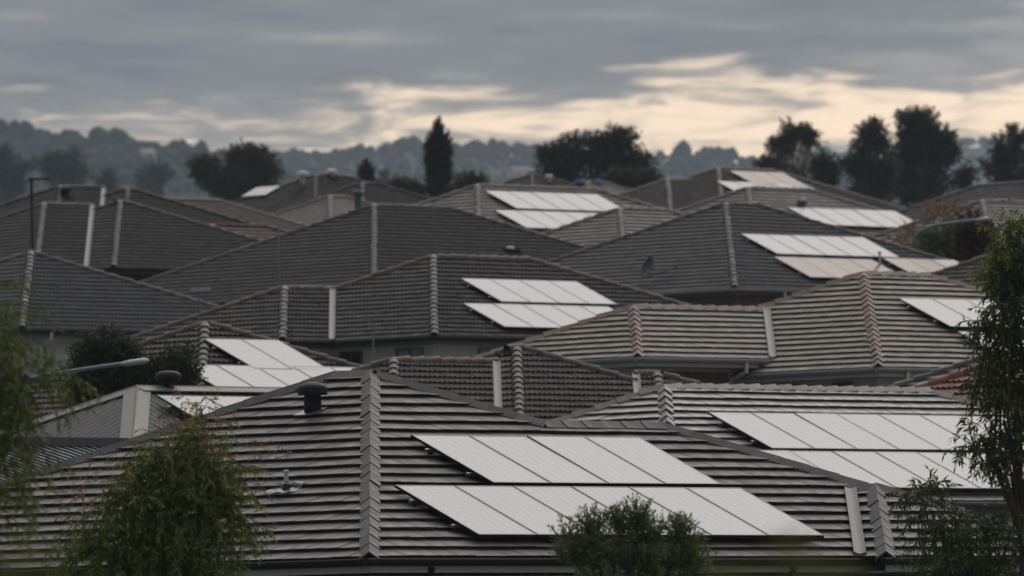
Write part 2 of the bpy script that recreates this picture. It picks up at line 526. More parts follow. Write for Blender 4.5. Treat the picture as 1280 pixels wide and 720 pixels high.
class Face:
    """a roof plane: origin and axes in the house frame; polys are convex, counterclockwise, in (u, plan distance up the slope)"""
    def __init__(s, o, ud, vd, polys):
        s.o, s.ud, s.vd = Vector(o), Vector(ud), Vector(vd)
        s.polys = [[(u, v / CP) for u, v in p] for p in polys]
        s.sd = s.vd * CP + Vector((0, 0, SP)); s.n = -s.vd * SP + Vector((0, 0, CP))

    def pt(s, u, v, w=0.0): return s.o + s.ud * u + s.sd * v + s.n * w

    def mtx(s, u, v, w=0.0):
        p = s.pt(u, v, w)
        return Matrix(((s.ud.x, s.sd.x, s.n.x, p.x), (s.ud.y, s.sd.y, s.n.y, p.y), (s.ud.z, s.sd.z, s.n.z, p.z), (0, 0, 0, 1)))


FLAT_W, GAUGE = 0.33, 0.33
WB, TILT = 0.078, 0.056


def flat_tile(pts, v0):
    """one flat tile from a (clipped) outline in (u, v); local w is up from the roof plane"""
    ln = GAUGE + .05
    top = [(u, v, WB - TILT * (v - v0) / ln) for u, v in pts]
    bot = [(u, v + (.035 if v < v0 + .01 else 0), WB - TILT * (v - v0) / ln - .05) for u, v in pts]   # the nose is undercut
    n = len(pts)
    return top + bot, [tuple(range(n))] + [(i, n + i, n + (i + 1) % n, (i + 1) % n) for i in range(n)]


class House:
    def __init__(s, name, n, S, style, label, group='hip roofed houses on the slope', gauge=None):
        s.P = at(n[0], n[1], S); s.S = S; s.style = style
        s.zg = ground_z(s.P.x, s.P.y)
        s.he = s.P.z - s.zg
        s.root = root(name, (s.P.x, s.P.y, s.zg), PHI, label, 'house', group)
        s.faces = []; s.back = []; s.hips = []; s.eaves = []; s.valleys = []; s.walls = []
        s.Nx, s.Ny = n
        s.roof = None; s.cap_lift = .022; s.roll = .017

    def world(s, a, b, h=0.0): return s.P + AX * a + BX * b + Vector((0, 0, h))

    def solve_d(s, a0, b0, h0, y):
        lo, hi = 0.3, 14.0
        for _ in range(40):
            m = (lo + hi) / 2
            if proj(s.world(a0 + m, b0 + m, h0 + m * TP))[1] > y: lo = m
            else: hi = m
        return lo

    def solve_len(s, f, x):
        """f(t) gives (a, b, h); find t in 0..60 at which the pixel column is x"""
        lo, hi = 0.0, 60.0
        up = proj(s.world(*f(1.0)))[0] > proj(s.world(*f(0.0)))[0]
        for _ in range(45):
            m = (lo + hi) / 2
            if (proj(s.world(*f(m)))[0] < x) == up: lo = m
            else: hi = m
        return lo

    # ---- plan pieces
    def main(s, apex_y, ridge='a', x_end=None, length=None):
        d = s.d = s.solve_d(0, 0, 0, apex_y)
        if length is None:
            if x_end is None: length = 0.5
            elif ridge == 'a': length = s.solve_len(lambda t: (d + t, d, d * TP), x_end)
            else: length = s.solve_len(lambda t: (d, d + t, d * TP), x_end)
        r = s.ridge = length
        if ridge == 'a':
            s.la, s.lb = 2 * d + r, 2 * d
            s.right([[(0, 0), (s.la, 0), (s.la - d, d), (d, d)]])
            s.left([[(-s.lb, 0), (0, 0), (-d, d)]])
            e = (s.la - d, d)
            s.back += [[(s.la, 0), (s.la, s.lb), e], [(s.la, s.lb), (0, s.lb), (d, d), e]]
            s.hips += [((0, s.lb, 0), (d, d, d * TP)), ((s.la, 0, 0), (*e, d * TP))]
            s.hips += [((e[0], e[1], d * TP), (d, d, d * TP), 'ridge')]
        else:
            s.la, s.lb = 2 * d, 2 * d + r
            s.right([[(0, 0), (s.la, 0), (d, d)]])
            s.left([[(-s.lb, 0), (0, 0), (-d, d), (-s.lb + d, d)]])
            e = (d, s.lb - d)
            s.back += [[(s.la, 0), (s.la, s.lb), e, (d, d)], [(s.la, s.lb), (0, s.lb), e]]
            s.hips += [((0, s.lb, 0), (*e, d * TP)), ((s.la, 0, 0), (d, d, d * TP))]
            s.hips += [((e[0], e[1], d * TP), (d, d, d * TP), 'ridge')]
        s.hips.append(((0, 0, 0), (d, d, d * TP)))
        s.eaves += [('R', 0, 0, 0, s.la), ('L', 0, 0, 0, s.lb)]
        s.walls.append((0, 0, 0, s.la, s.lb))
        return s

    def right(s, polys, a0=0, b0=0, h0=0):
        s.faces.append(Face((a0, b0, s.he + h0), (1, 0, 0), (0, 1, 0), polys)); return s.faces[-1]

    def left(s, polys, a0=0, b0=0, h0=0):
        s.faces.append(Face((a0, b0, s.he + h0), (0, -1, 0), (1, 0, 0), polys)); return s.faces[-1]

    def left_wing(s, nx, vx, apex_y, h0=0.0):
        """hip ended wing running out of the left roof plane"""
        k = h0 / TP
        b0 = s.solve_len(lambda t: (k, t, h0), vx)
        a0 = -s.solve_len(lambda t: (-t, b0, h0), nx)
        d = s.solve_d(a0, b0, h0, apex_y)
        top = h0 + d * TP
        s.right([[(0, 0), (-a0 + k, 0), (-a0 + k + d, d), (d, d)]], a0, b0, h0)
        s.left([[(-2 * d, 0), (0, 0), (-d, d)]], a0, b0, h0)
        s.back.append([(k, b0 + 2 * d, h0), (a0, b0 + 2 * d, h0), (a0 + d, b0 + d, top), (k + d, b0 + d, top)])
        s.hips += [((a0, b0 + 2 * d, h0), (a0 + d, b0 + d, top)), ((k + d, b0 + d, top), (a0 + d, b0 + d, top), 'ridge'), ((a0, b0, h0), (a0 + d, b0 + d, top))]
        s.valleys.append(((k, b0, h0), (k + d, b0 + d, top)))
        s.eaves += [('R', a0, b0, h0, -a0 + k), ('L', a0, b0, h0, 2 * d)]
        s.walls.append((a0, b0, h0, -a0 + d, 2 * d))
        s.lw = (a0, b0, d)
        return s

    def front_wing(s, vx, e, apex_y):
        """small hip ended wing standing out of the right roof plane by e metres"""
        a1 = s.solve_len(lambda t: (t, 0, 0), vx)
        d = s.solve_d(a1, -e, 0, apex_y)
        s.left([[(-e, 0), (0, 0), (d * 0 - 0, 0)]] and [[(-e, 0), (0, 0), (-d, d), (-d - e, d)]], a1, -e, 0)
        s.right([[(0, 0), (2 * d, 0), (d, d)]], a1, -e, 0)
        s.back.append([(a1 + 2 * d, -e, 0), (a1 + 2 * d, 0, 0), (a1 + d, d, d * TP), (a1 + d, d - e, d * TP)])
        s.hips += [((a1 + 2 * d, -e, 0), (a1 + d, d - e, d * TP)), ((a1 + d, d, d * TP), (a1 + d, d - e, d * TP), 'ridge'), ((a1, -e, 0), (a1 + d, d - e, d * TP))]
        s.valleys.append(((a1, 0, 0), (a1 + d, d, d * TP)))
        s.eaves += [('R', a1, -e, 0, 2 * d)]
        s.walls.append((a1, -e, 0, 2 * d, e + 1))
        s.fw = (a1, e, d)
        return s

    # ---- geometry
    def finish(s, tile, cap, wall='brick_dark', gutter='gutter_grey', fascia='fascia_dark', individual=0, caps_single=False, hide=None, cap_form='round', windows=()):
        st = s.style
        # roof deck: the part that carries tiles and caps
        mb = MB()
        for f in s.faces:
            for p in f.polys: mb.add([f.pt(u, v, -.012) for u, v in p], [tuple(range(len(p)))])
        roof = s.roof = mb.build('roof', 'underlay', s.root)
        bk = MB()
        for p in s.back:
            vs = []
            for q in p:
                h = q[2] if len(q) == 3 else min(q[0], q[1], s.la - q[0], s.lb - q[1]) * TP
                vs.append((q[0], q[1], s.he + h - .01))
            bk.add(vs, [tuple(range(len(vs)))])
        bk.build('rear_slope', tile, roof)
        if st in ('flat', 'wavy'): s.tiles(tile, individual, hide)
        # hips, ridges
        s.caps(cap, cap_form, caps_single)
        for p, q in s.valleys:
            p = Vector(p) + Vector((0, 0, s.he)); q = Vector(q) + Vector((0, 0, s.he))
            t = (q - p).normalized(); side = t.cross(Vector((0, 0, 1))).normalized(); up = side.cross(t)
            vb = MB(); ww = 0.085
            vb.prism([(-ww, .10), (-ww, .137), (-ww * .5, .115), (0, .103), (ww * .5, .115), (ww, .137), (ww, .10), (0, .07)], p - t * .03, (q - p) - t * .14, side, up)
            vb.build('valley_flashing', 'valley', roof)
        # eaves
        gp = [(0, .015), (-.10, .025), (-.115, .005), (-.105, -.04), (-.09, -.07), (-.04, -.082), (0, -.082)]
        fp = [(.015, -.06), (-.008, -.06), (-.008, -.17), (.015, -.17)]
        ci = 0
        for side, a0, b0, h0, ln in s.eaves:
            z = s.he + h0
            gb, fb = MB(), MB()
            if side == 'R':
                o, d, sv = (a0 - .125, b0, z), (ln + .125, 0, 0), (0, 1, 0); o2, d2 = (a0 - .005, b0, z), (ln + .005, 0, 0)
            else:
                o, d, sv = (a0, b0 + .005, z - .002), (0, ln, 0), (1, 0, 0); o2, d2 = (a0, b0 + .02, z - .002), (0, ln - .02, 0)
            gb.prism(gp, o, d, sv, (0, 0, 1)).build('gutter', gutter, s.root)
            fb.prism(fp, o2, d2, sv, (0, 0, 1)).build('fascia', fascia, s.root)
        for i, (a0, b0, h0, la, lb) in enumerate(s.walls):
            z = s.he + h0 - .01 * i
            MB().box(a0 + .03, a0 + la - .03, b0 + .03, b0 + lb - .03, z - .165, z - .14).build('soffit', 'soffit', s.root)
            MB().box(a0 + .52, a0 + la - .52, b0 + .52, b0 + lb - .52 if lb > 1.6 else b0 + lb, -.6, z - .15).build('wall', wall, s.root)
        for wd in windows:
            side, pos, wid, top, hgt = wd[:5]
            a0, b0 = wd[5:7] if len(wd) > 5 else (0, 0)
            z1 = s.he - top; z0 = z1 - hgt
            fr, gl = MB(), MB()

            def bx(m_, p0, p1, d0, d1, q0, q1):
                if side == 'L': m_.box(a0 + .52 - d1, a0 + .52 - d0, b0 + p0, b0 + p1, q0, q1)
                else: m_.box(a0 + p0, a0 + p1, b0 + .52 - d1, b0 + .52 - d0, q0, q1)
            t = .055
            bx(fr, pos, pos + wid, -.02, .045, z1 - t, z1); bx(fr, pos, pos + wid, -.02, .06, z0, z0 + t)
            bx(fr, pos, pos + t, -.02, .045, z0 + t, z1 - t); bx(fr, pos + wid - t, pos + wid, -.02, .045, z0 + t, z1 - t)
            bx(fr, pos + wid / 2 - .02, pos + wid / 2 + .02, -.02, .04, z0 + t, z1 - t)
            wo_ = fr.build('window', 'window_frame', s.root)
            bx(gl, pos + t, pos + wid - t, -.02, .012, z0 + t, z1 - t)
            gl.build('pane', 'window_glass', wo_)
        return s

    def tiles(s, tile, individual, hide):
        single, rest = [], {}
        for fi, f in enumerate(s.faces):
            for poly in f.polys:
                us = [p[0] for p in poly]; vs = [p[1] for p in poly]
                s.course(f, poly, min(us), max(us), max(vs), single, rest, fi, individual, hide)
        if individual:
            single.sort(key=lambda t: -t[0])
            shared = {}
            for area, f, u0, v0, pts, full in single[:individual]:
                if full:
                    key = 'full'
                    if key not in shared:
                        vv, ff = flat_tile([(0, 0), (FLAT_W - .009, 0), (FLAT_W - .009, GAUGE + .05), (0, GAUGE + .05)], 0)
                        shared[key] = mesh('tile', vv, ff, tile)
                    me = shared[key]
                else:
                    vv, ff = flat_tile([(u - u0, v - v0) for u, v in pts], 0)
                    me = mesh('tile', vv, ff, tile)
                j = Matrix.Rotation(random.gauss(0, .004), 4, 'X') @ Matrix.Rotation(random.gauss(0, .004), 4, 'Y') @ Matrix.Rotation(random.gauss(0, .0025), 4, 'Z')
                link('tile', me, s.roof, f.mtx(u0, v0 + random.gauss(0, .003) + s.sag(f, u0, v0), random.gauss(0, .0015)) @ j)
            for area, f, u0, v0, pts, full in single[individual:]:
                s.emit(rest, f, u0, v0, pts)
        V, F = rest.get('v', []), rest.get('f', [])
        if V:
            link('tiling', mesh('tiling', V, F, tile, False), s.roof, kind='stuff')

    def sag(s, f, u, v):
        return .012 * math.sin(u * .9 + f.o.x) * math.sin(v * .55 + 1.0) + .006 * math.sin(u * 2.3 + v)

    def emit(s, rest, f, u0, v0, pts):
        vv, ff = flat_tile(pts, v0)
        V = rest.setdefault('v', []); F = rest.setdefault('f', [])
        k = len(V); dv = s.sag(f, u0, v0) + random.gauss(0, .003); dw = random.gauss(0, .0015)
        V += [tuple(f.pt(u, v + dv, w_ + dw)) for u, v, w_ in vv]
        F += [tuple(i + k for i in q) for q in ff]

    def visible(s, p, mx=430):
        wld = s.root_mtx @ p
        x, y, _ = proj(wld)
        return -mx < x < 1280 + mx and y < 800

    def course(s, f, poly, umin, umax, vmax, single, rest, fi, individual, hide):
        s.root_mtx = Matrix.Translation((s.P.x, s.P.y, s.zg)) @ Matrix.Rotation(PHI, 4, 'Z')
        wavy = s.style == 'wavy'
        tw = 0.30 if wavy else FLAT_W
        g = GAUGE
        nc = int(vmax / g) + 1
        V = rest.setdefault('v', []); F = rest.setdefault('f', [])
        cols = 8 if s.S > 45 else 6
        for c in range(nc):
            v0 = c * g - .03
            off = (c % 2) * tw * .5 if not wavy else 0.0
            i0 = math.floor((umin - off) / tw); i1 = math.ceil((umax - off) / tw)
            for i in range(i0, i1):
                u0 = i * tw + off; u1 = u0 + tw - (0 if wavy else .009)
                v1 = v0 + g + .05
                cu, cv = (u0 + u1) / 2, v0 + g / 2
                corners = [(u0, v0), (u1, v0), (u1, v1), (u0, v1)]
                full = all(inside(poly, u, max(v, 0)) for u, v in corners)
                if not full:
                    pp = [(u, v + (.03 if c == 0 else 0)) for u, v in corners]
                    if not clip(corners, [(a, b if b > 1e-6 else -.05) for a, b in poly]): continue
                if not s.visible(f.pt(cu, cv)): continue
                if not wavy:
                    pts = corners if full else clip(corners, [(a, b if b > 1e-6 else -.05) for a, b in poly])
                    if len(pts) < 3: continue
                    hidden = hide is not None and hide(fi, cu, cv)
                    if individual and not hidden:
                        wx, wy, wS = proj(s.root_mtx @ f.pt(cu, cv))
                        inn = -10 < wx < 1290 and wy < 725
                        ar = abs(sum(pts[k][0] * pts[(k + 1) % len(pts)][1] - pts[(k + 1) % len(pts)][0] * pts[k][1] for k in range(len(pts)))) / 2
                        if inn and ar > .004:
                            single.append((min(ar, .09) + random.random() * .02 + wy * 1e-4, f, u0, v0, pts, full)); continue
                    s.emit(rest, f, u0, v0, pts)
                else:
                    dv = s.sag(f, u0, v0) + random.gauss(0, .003); dw = random.gauss(0, .002)
                    ep = None if full else [(a, b if b > 1e-6 else -.05) for a, b in poly]
                    prev = None
                    for j in range(cols):
                        a, b = u0 + tw * j / cols, u0 + tw * (j + 1) / cols

                        def wp(u, v):
                            ph = (u - u0) / tw
                            return .072 + s.roll * math.cos(4 * math.pi * ph) - TILT * (v - v0) / (v1 - v0) + dw
                        q = [(a, v0), (b, v0), (b, v1), (a, v1)]
                        if ep is not None:
                            q = clip(q, ep)
                            if len(q) < 3: continue
                        k = len(V)
                        V += [tuple(f.pt(u, v + dv, wp(u, v))) for u, v in q]
                        F.append(tuple(range(k, k + len(q))))
                        lo = [(u, v) for u, v in q if v < v0 + 1e-6]
                        if len(lo) == 2:
                            (ua, _), (ub, _) = sorted(lo)
                            k = len(V)
                            V += [tuple(f.pt(ua, v0 + dv, wp(ua, v0))), tuple(f.pt(ub, v0 + dv, wp(ub, v0))), tuple(f.pt(ub, v0 + dv + .035, wp(ub, v0) - .058)), tuple(f.pt(ua, v0 + dv + .035, wp(ua, v0) - .058))]
                            F.append((k, k + 3, k + 2, k + 1))

    def caps(s, mat, form, single):
        e = 0.43
        if form == 'angle':
            prof = [(-.142, -.10), (-.14, -.035), (0, .070), (.14, -.035), (.142, -.10)]
        else:
            prof = [(-.125, -.13)] + [(.125 * math.sin(R(a)), -.05 + .13 * math.cos(R(a))) for a in (-88, -60, -30, 0, 30, 60, 88)] + [(.125, -.13)]
        th = .03

        def cap_mesh():
            v, fs = [], []
            n = len(prof)
            for y, k, lift in ((-.02, 1.0, s.cap_lift), (e + .03, 1 - .07 * s.cap_lift / .022, -s.cap_lift * .8)):
                v += [(x * k, y, z + lift) for x, z in prof]
            v += [(x * .86, -.02, z + s.cap_lift - th) for x, z in prof]
            fs += [(i, i + 1, n + i + 1, n + i) for i in range(n - 1)]
            fs += [(2 * n + i, 2 * n + i + 1, i + 1, i) for i in range(n - 1)]
            return v, fs
        cv, cf = cap_mesh()
        me = mesh('hip_cap', cv, cf, mat) if single else None
        mb = MB()
        root_mtx = Matrix.Translation((s.P.x, s.P.y, s.zg)) @ Matrix.Rotation(PHI, 4, 'Z')
        for h in s.hips:
            p = Vector(h[0]) + Vector((0, 0, s.he)); q = Vector(h[1]) + Vector((0, 0, s.he))
            t = q - p; ln = t.length
            if ln < .15: continue
            t.normalize()
            side = t.cross(Vector((0, 0, 1))).normalized(); up = side.cross(t)
            nn = max(1, round(ln / e))
            for i in range(nn):
                o = p + t * (i * ln / nn) + up * (.055 if len(h) == 2 else .05) + side * random.gauss(0, .004) + up * random.gauss(0, .003)
                x, y, _ = proj(root_mtx @ o)
                if not (-430 < x < 1710 and y < 800): continue
                M = Matrix(((side.x, t.x, up.x, o.x), (side.y, t.y, up.y, o.y), (side.z, t.z, up.z, o.z), (0, 0, 0, 1)))
                M = M @ Matrix.Rotation(random.gauss(0, .012), 4, 'Z')
                if single: link('hip_cap', me, s.roof, M)
                else: mb.add([M @ Vector(v) for v in cv], cf)
        if not single and mb.v: mb.build('ridge_capping', mat, s.roof, kind='stuff')

    # ---- things on the roof
    def hit(s, px, py, f, w_=0.0):
        """point of roof plane f (lifted by w_) behind pixel (px, py): returns (u, v)"""
        rm = Matrix.Translation((s.P.x, s.P.y, s.zg)) @ Matrix.Rotation(PHI, 4, 'Z')
        inv_ = rm.inverted()
        o = inv_ @ CAM; q = inv_ @ at(px, py, 50); d = q - o
        p0 = f.pt(0, 0, w_)
        t = (p0 - o).dot(f.n) / d.dot(f.n)
        x = o + d * t - p0
        return x.dot(f.ud), x.dot(f.sd)

    def place(s, f, u, v, w_=0.0):
        rm = Matrix.Translation((s.P.x, s.P.y, s.zg)) @ Matrix.Rotation(PHI, 4, 'Z')
        return rm @ f.mtx(u, v, w_)


PW, PL = 1.134, 1.76


def panel_meshes():
    fr = MB(); t, h = .026, .038
    fr.box(0, PW, 0, t, 0, h); fr.box(0, PW, PL - t, PL, 0, h); fr.box(0, t, t, PL - t, 0, h); fr.box(PW - t, PW, t, PL - t, 0, h)
    fm = mesh('frame', fr.v, fr.f, 'panel_frame')
    g = MB().box(t - .003, PW - t + .003, t - .003, PL - t + .003, .006, h - .002)
    gm = mesh('glass', g.v, g.f, 'panel_glass'); gb = mesh('glass', g.v, g.f, 'panel_glass_brown')
    # bright lip of the anodised edge along the top of the frame, seen only on close arrays
    return fm, gm, gb


PFM, PGM, PGB = panel_meshes()
_ORD = ['first', 'second', 'third', 'fourth', 'fifth', 'sixth', 'seventh', 'eighth']


def solar(h, f, rows, where, group, tone='pale', lift=.14, rails=True, w=PW + .02):
    """rows: (name of row, pixel of its top corner nearest the hip, count[, brown indices])"""
    for rn, (px, py), n, brown in rows:
        u0, v0 = h.hit(px, py, f, lift)
        for i in range(n):
            M = h.place(f, u0 + i * w, v0 - PL, lift)
            br = i in brown
            one = '' if len(rows) == 1 else rn + ' row of '
            lab = '%s %s solar panel from the hip, %s%s' % (_ORD[i], 'brownish' if br else 'pale', (rn + ' row, ') if len(rows) > 1 else '', where)
            o = bpy.data.objects.new('solar_panel', None); COL.objects.link(o)
            o.empty_display_size = .3
            o.matrix_world = M @ Matrix.Rotation(random.gauss(0, .0015), 4, 'X') @ Matrix.Rotation(random.gauss(0, .002), 4, 'Y')
            tag(o, lab, 'solar panel', group)
            link('frame', PFM, o); link('glass', PGB if br else PGM, o)
        if rails:
            for k in (.25, .75):
                vv = v0 - PL * (1 - k)
                mb = MB()
                mb.box(u0 - .10, u0 + n * w + .05, vv - .02, vv + .02, lift - .045, lift - .002)
                mb.build('mounting_rail', 'alu', h.root, f.mtx(0, 0, 0))
                fb = MB()
                for q in range(n + 1):
                    fb.box(u0 + q * w - .03, u0 + q * w + .03, vv - .035, vv + .012, .01, lift - .045)
                fb.build('rail_bracket', 'dark_metal', h.root, f.mtx(0, 0, 0))


# ================================================================== the front house
H1 = House('tiled_house', (462, 700), 93, 'flat', 'dark grey flat tiled house with two rows of solar panels just behind the garden shrubs')
H1.main(472, 'b', 418)
d = H1.d
d2 = H1.solve_d(0, 0, 0, 533)
H1.d2 = d2
# wing to the right shares the front roof plane of the main roof
aw = H1.solve_len(lambda t: (d2 + t, d2, d2 * TP), 826) + d2
laW = aw + d2
k = 2 * d - d2
H1.faces = [f for f in H1.faces if f.ud.x < .5]
H1.right([[(0, 0), (k, 0), (k, d2), (d, d)], [(k, 0), (laW, 0), (aw, d2), (k, d2)]])
H1.eaves[0] = ('R', 0, 0, 0, laW)
H1.hips = [h for h in H1.hips if h[0] != (H1.la, 0, 0)]
H1.hips += [((k, d2, d2 * TP), (d, d, d * TP)), ((laW, 0, 0), (aw, d2, d2 * TP)), ((k, d2, d2 * TP), (aw, d2, d2 * TP), 'ridge')]
H1.back = [b for b in H1.back if len(b) == 3] + [[(k, d2, d2 * TP), (d, d, d * TP), (d, H1.lb - d, d * TP), (H1.la, H1.lb, 0), (H1.la, 2 * d2, 0)],
           [(laW, 0, 0), (laW, 2 * d2, 0), (aw, d2, d2 * TP)], [(laW, 2 * d2, 0), (2 * d, 2 * d2, 0), (k, d2, d2 * TP), (aw, d2, d2 * TP)]]
H1.walls.append((H1.la - 1.2, 0.004, 0, laW - H1.la + 1.2, 2 * d2))
H1.front_wing(1075, 0.5, 614)
FR1 = [f for f in H1.faces if f.ud.x > .5][0]
FL1 = H1.faces[0]
rows1 = [('upper', (513, 546), 4, ()), ('lower', (493, 609.5), 6, ())]
_cov = []
for rn, (px, py), n, b in rows1:
    u0, v0 = H1.hit(px, py, FR1, .14); _cov.append((u0 + .25, v0 - PL, u0 + n * 1.154 + .5, v0 + .35))
i1 = H1.faces.index(FR1)
a1, e1, d1 = H1.fw


def hide1(fi, u, v):
    if fi == i1:
        if any(c[0] < u < c[2] and c[1] < v < c[3] for c in _cov): return True
        if a1 < u < a1 + 2 * d1 and v * CP < d1 - abs(u - a1 - d1): return True
    return False


H1.cap_lift = .005
H1.finish('tile_front', 'cap_front', 'brick_dark', 'gutter_dark', 'fascia', individual=300, caps_single=True, hide=hide1, cap_form='angle')
solar(H1, FR1, rows1, 'the dark grey front roof', 'solar panels on the front roof')

# roof vent, pipe and flashing on the left slope of the front house
u, v = H1.hit(391, 514, FL1, .05)
p = FL1.pt(u, v, .05)
vent = MB().lathe([(.125, -.12), (.125, .10), (.12, .22), (.145, .25)], p, 24).build('roof_vent', 'black_plastic', H1.root, smooth=True)
MB().lathe([(.10, .235), (.205, .23), (.212, .25), (.212, .33), (.195, .36), (.14, .395), (.06, .408), (.01, .41)], p, 28).build('vent_cap', 'black_plastic', vent)
fl = MB(); fl.add([FL1.pt(u + x, v + y, z) for x, y, z in ((-.2, -.2, .082), (.2, -.2, .082), (.2, .2, .05), (-.2, .2, .05), (-.2, -.2, .06), (.2, -.2, .06), (.2, .2, .03), (-.2, .2, .03))],
                  [(0, 1, 2, 3), (0, 4, 5, 1), (1, 5, 6, 2), (2, 6, 7, 3), (3, 7, 4, 0)])
fl.build('flashing', 'lead', vent)
u, v = H1.hit(358, 611, FL1, .05)
p = FL1.pt(u, v, .05)
pipe = MB().tube([p + Vector((0, 0, -.1)), p + Vector((0, 0, .08)), p + Vector((0, 0, .09)), p + Vector((0, 0, .235))], [.045, .045, .032, .032], 14).build('vent_pipe', 'pvc', H1.root, smooth=False)
MB().lathe([(.062, -.06), (.056, .05), (.036, .09), (.034, .10)], p, 16).build('pipe_boot', 'dark_metal', pipe)
MB().lathe([(.036, .225), (.04, .23), (.04, .25), (.03, .262), (.01, .264)], p, 14).build('pipe_cap', 'pvc', pipe)
fl = MB(); nx_, ny_ = 8, 7
vs = []
for j in range(ny_):
    for i in range(nx_):
        x, y = -.30 + .58 * i / (nx_ - 1), -.22 + .40 * j / (ny_ - 1)
        vs.append(FL1.pt(u + x + .03 * math.sin(j * 1.3), v + y + .02 * math.sin(i * 1.7), .092 - .05 * (((v + y + .03) / GAUGE) % 1.0) + .008 * math.sin(i * 2.1 + j)))
fl.add(vs, [(j * nx_ + i, j * nx_ + i + 1, (j + 1) * nx_ + i + 1, (j + 1) * nx_ + i) for j in range(ny_ - 1) for i in range(nx_ - 1)])
fl.build('flashing', 'lead', pipe)
# brackets and a downpipe under the front gutter
for a in (1.15, 8.3, 12.5):
    MB().tube([(a, -.03, H1.he - .1), (a, .02, H1.he - .22), (a, .42, H1.he - .55), (a, .46, H1.he - .8), (a, .46, 0)], .05, 8).build('downpipe', 'gutter_dark', H1.root)

# ================================================================== second house
H2 = House('tiled_house', (843, 627), 70, 'flat', 'grey flat tiled house with pale hip caps and solar panels directly behind the front house')
H2.main(487, 'a', 1160)
FR2 = H2.faces[0]
rows2 = [('upper', (884, 517), 7, ()), ('lower', (931, 565), 6, ())]
_cov2 = []
for rn, (px, py), n, b in rows2:
    u0, v0 = H2.hit(px, py, FR2, .14); _cov2.append((u0 + .3, v0 - PL, u0 + n * 1.154 + .5, v0 + .3))


def hide2(fi, u, v):
    if fi == 0 and (any(c[0] < u < c[2] and c[1] < v < c[3] for c in _cov2) or v < _cov2[1][1]): return True
    f = H2.faces[fi]
    x, y, _ = proj(H2.root_mtx @ f.pt(u, v))
    return y > 537 + max(0, (x - 830) * .32) and x < 1100


H2.finish('tile_front2', 'cap_front2', 'render_wall', 'gutter_grey', 'fascia_dark', individual=300, caps_single=True, hide=hide2, cap_form='angle')
solar(H2, FR2, rows2, 'the roof behind the front house', 'solar panels on the second roof')

# ================================================================== beige house
H3 = House('beige_house', (1098, 461), 56, 'flat', 'pale beige tiled house with a brick wing and two windows under its gutter')
H3.main(345, 'a', 1160).left_wing(797, 966, 386, .33)
lw = H3.lw
H3.finish('tile_beige', 'cap_beige', 'render_wall', 'gutter_light', 'fascia', caps_single=True, cap_form='angle',
          windows=[('L', 1.25, .62, .24, 1.1), ('L', 2.85, .62, .24, 1.1)])
# the wing is faced in brown brick
MB().box(lw[0] + .50, -.2, lw[1] + .50, lw[1] + .56, -.3, H3.he + .08).build('brick_facing', 'brick_brown', H3.root)
for (x, y, b) in ((lw[0] + 4.45, lw[1], .33), (.9, 0, 0), (-.2, lw[1], .33)):
    z = H3.he + b
    MB().tube([(x, y - .06, z - .06), (x, y - .06, z - .26), (x, y + .40, z - .42), (x, y + .45, z - .5), (x, y + .45, 0)], .05, 8).build('downpipe', 'white_paint', H3.root)
FR3 = H3.faces[0]
solar(H3, FR3, [('upper', (1122, 374), 3, ()), ('lower', (1196, 416), 3, ())], 'the beige roof', 'solar panels on the beige roof')

# ================================================================== charcoal house in the middle
H4 = House('charcoal_house', (543, 421), 46, 'wavy', 'charcoal tiled house with tan ridge caps and nine solar panels')
H4.main(323, 'a', 660).left_wing(353, 415, 362, 0)
H4.finish('tile_char', 'cap_char', 'render_wall', 'gutter_dark', 'fascia_dark',
          windows=[('L', .95, 1.05, .24, 1.1), ('L', 3.3, .9, .24, 1.1), ('R', 2.2, 1.8, .24, 1.2)])
solar(H4, H4.faces[0], [('upper', (575, 349), 4, ()), ('lower', (578, 380), 5, ())], 'the charcoal roof with tan ridge caps', 'solar panels on the charcoal roof')

# ================================================================== brown house
H5 = House('brown_house', (651, 567), 60, 'wavy', 'brown tiled house with two bright valley flashings between the front roofs')
H5.main(438, 'a', 652).left_wing(492, 625, 453, 0).front_wing(803, .65, 470)
H5.finish('tile_brown', 'cap_brown', 'brick_brown', 'gutter_dark', 'fascia_dark', caps_single=True)

# ================================================================== house with long panels at the left
H6 = House('brown_house', (250, 510), 58, 'wavy', 'brown tiled house with bright solar panels behind the metal roof')
H6.main(408, 'a', 262)
H6.finish('tile_brown', 'cap_brown', 'brick_brown', 'gutter_dark', 'fascia_dark', caps_single=True)
solar(H6, H6.faces[0], [('upper', (254, 425), 2, ()), ('lower', (222, 457), 5, ())], 'the brown roof behind the metal roof', 'solar panels on the brown roof')

# ================================================================== metal roofed house
H7 = House('metal_roofed_house', (166, 557), 72, 'metal', 'grey corrugated metal roofed house with broad pale hip flashing')
H7.main(488, 'a', 470)
H7.finish('metal_roof', 'metal_flash', 'render_wall', 'gutter_grey', 'fascia_dark')
for o in [o for o in H7.roof.children if o.name.startswith('ridge_capping')]:
    bpy.data.objects.remove(o)
for fi, f in enumerate(H7.faces):
    # corrugated sheeting: ribs run down the slope
    V, F = [], []
    poly = f.polys[0]; us = [q[0] for q in poly]
    n = int((max(us) - min(us)) / .038)
    for i in range(n):
        ua, ub = min(us) + i * .038, min(us) + (i + 1) * .038
        q = clip([(ua, -.05), (ub, -.05), (ub, 9), (ua, 9)], [(a, b if b > 1e-6 else -.05) for a, b in poly])
        if len(q) < 3: continue
        k_ = len(V)
        V += [tuple(f.pt(u, v, .03 + .012 * math.cos(2 * math.pi * (u - min(us)) / .19))) for u, v in q]
        F.append(tuple(range(k_, k_ + len(q))))
    link('roof_sheeting', mesh('roof_sheeting', V, F, 'metal_roof'), H7.roof)
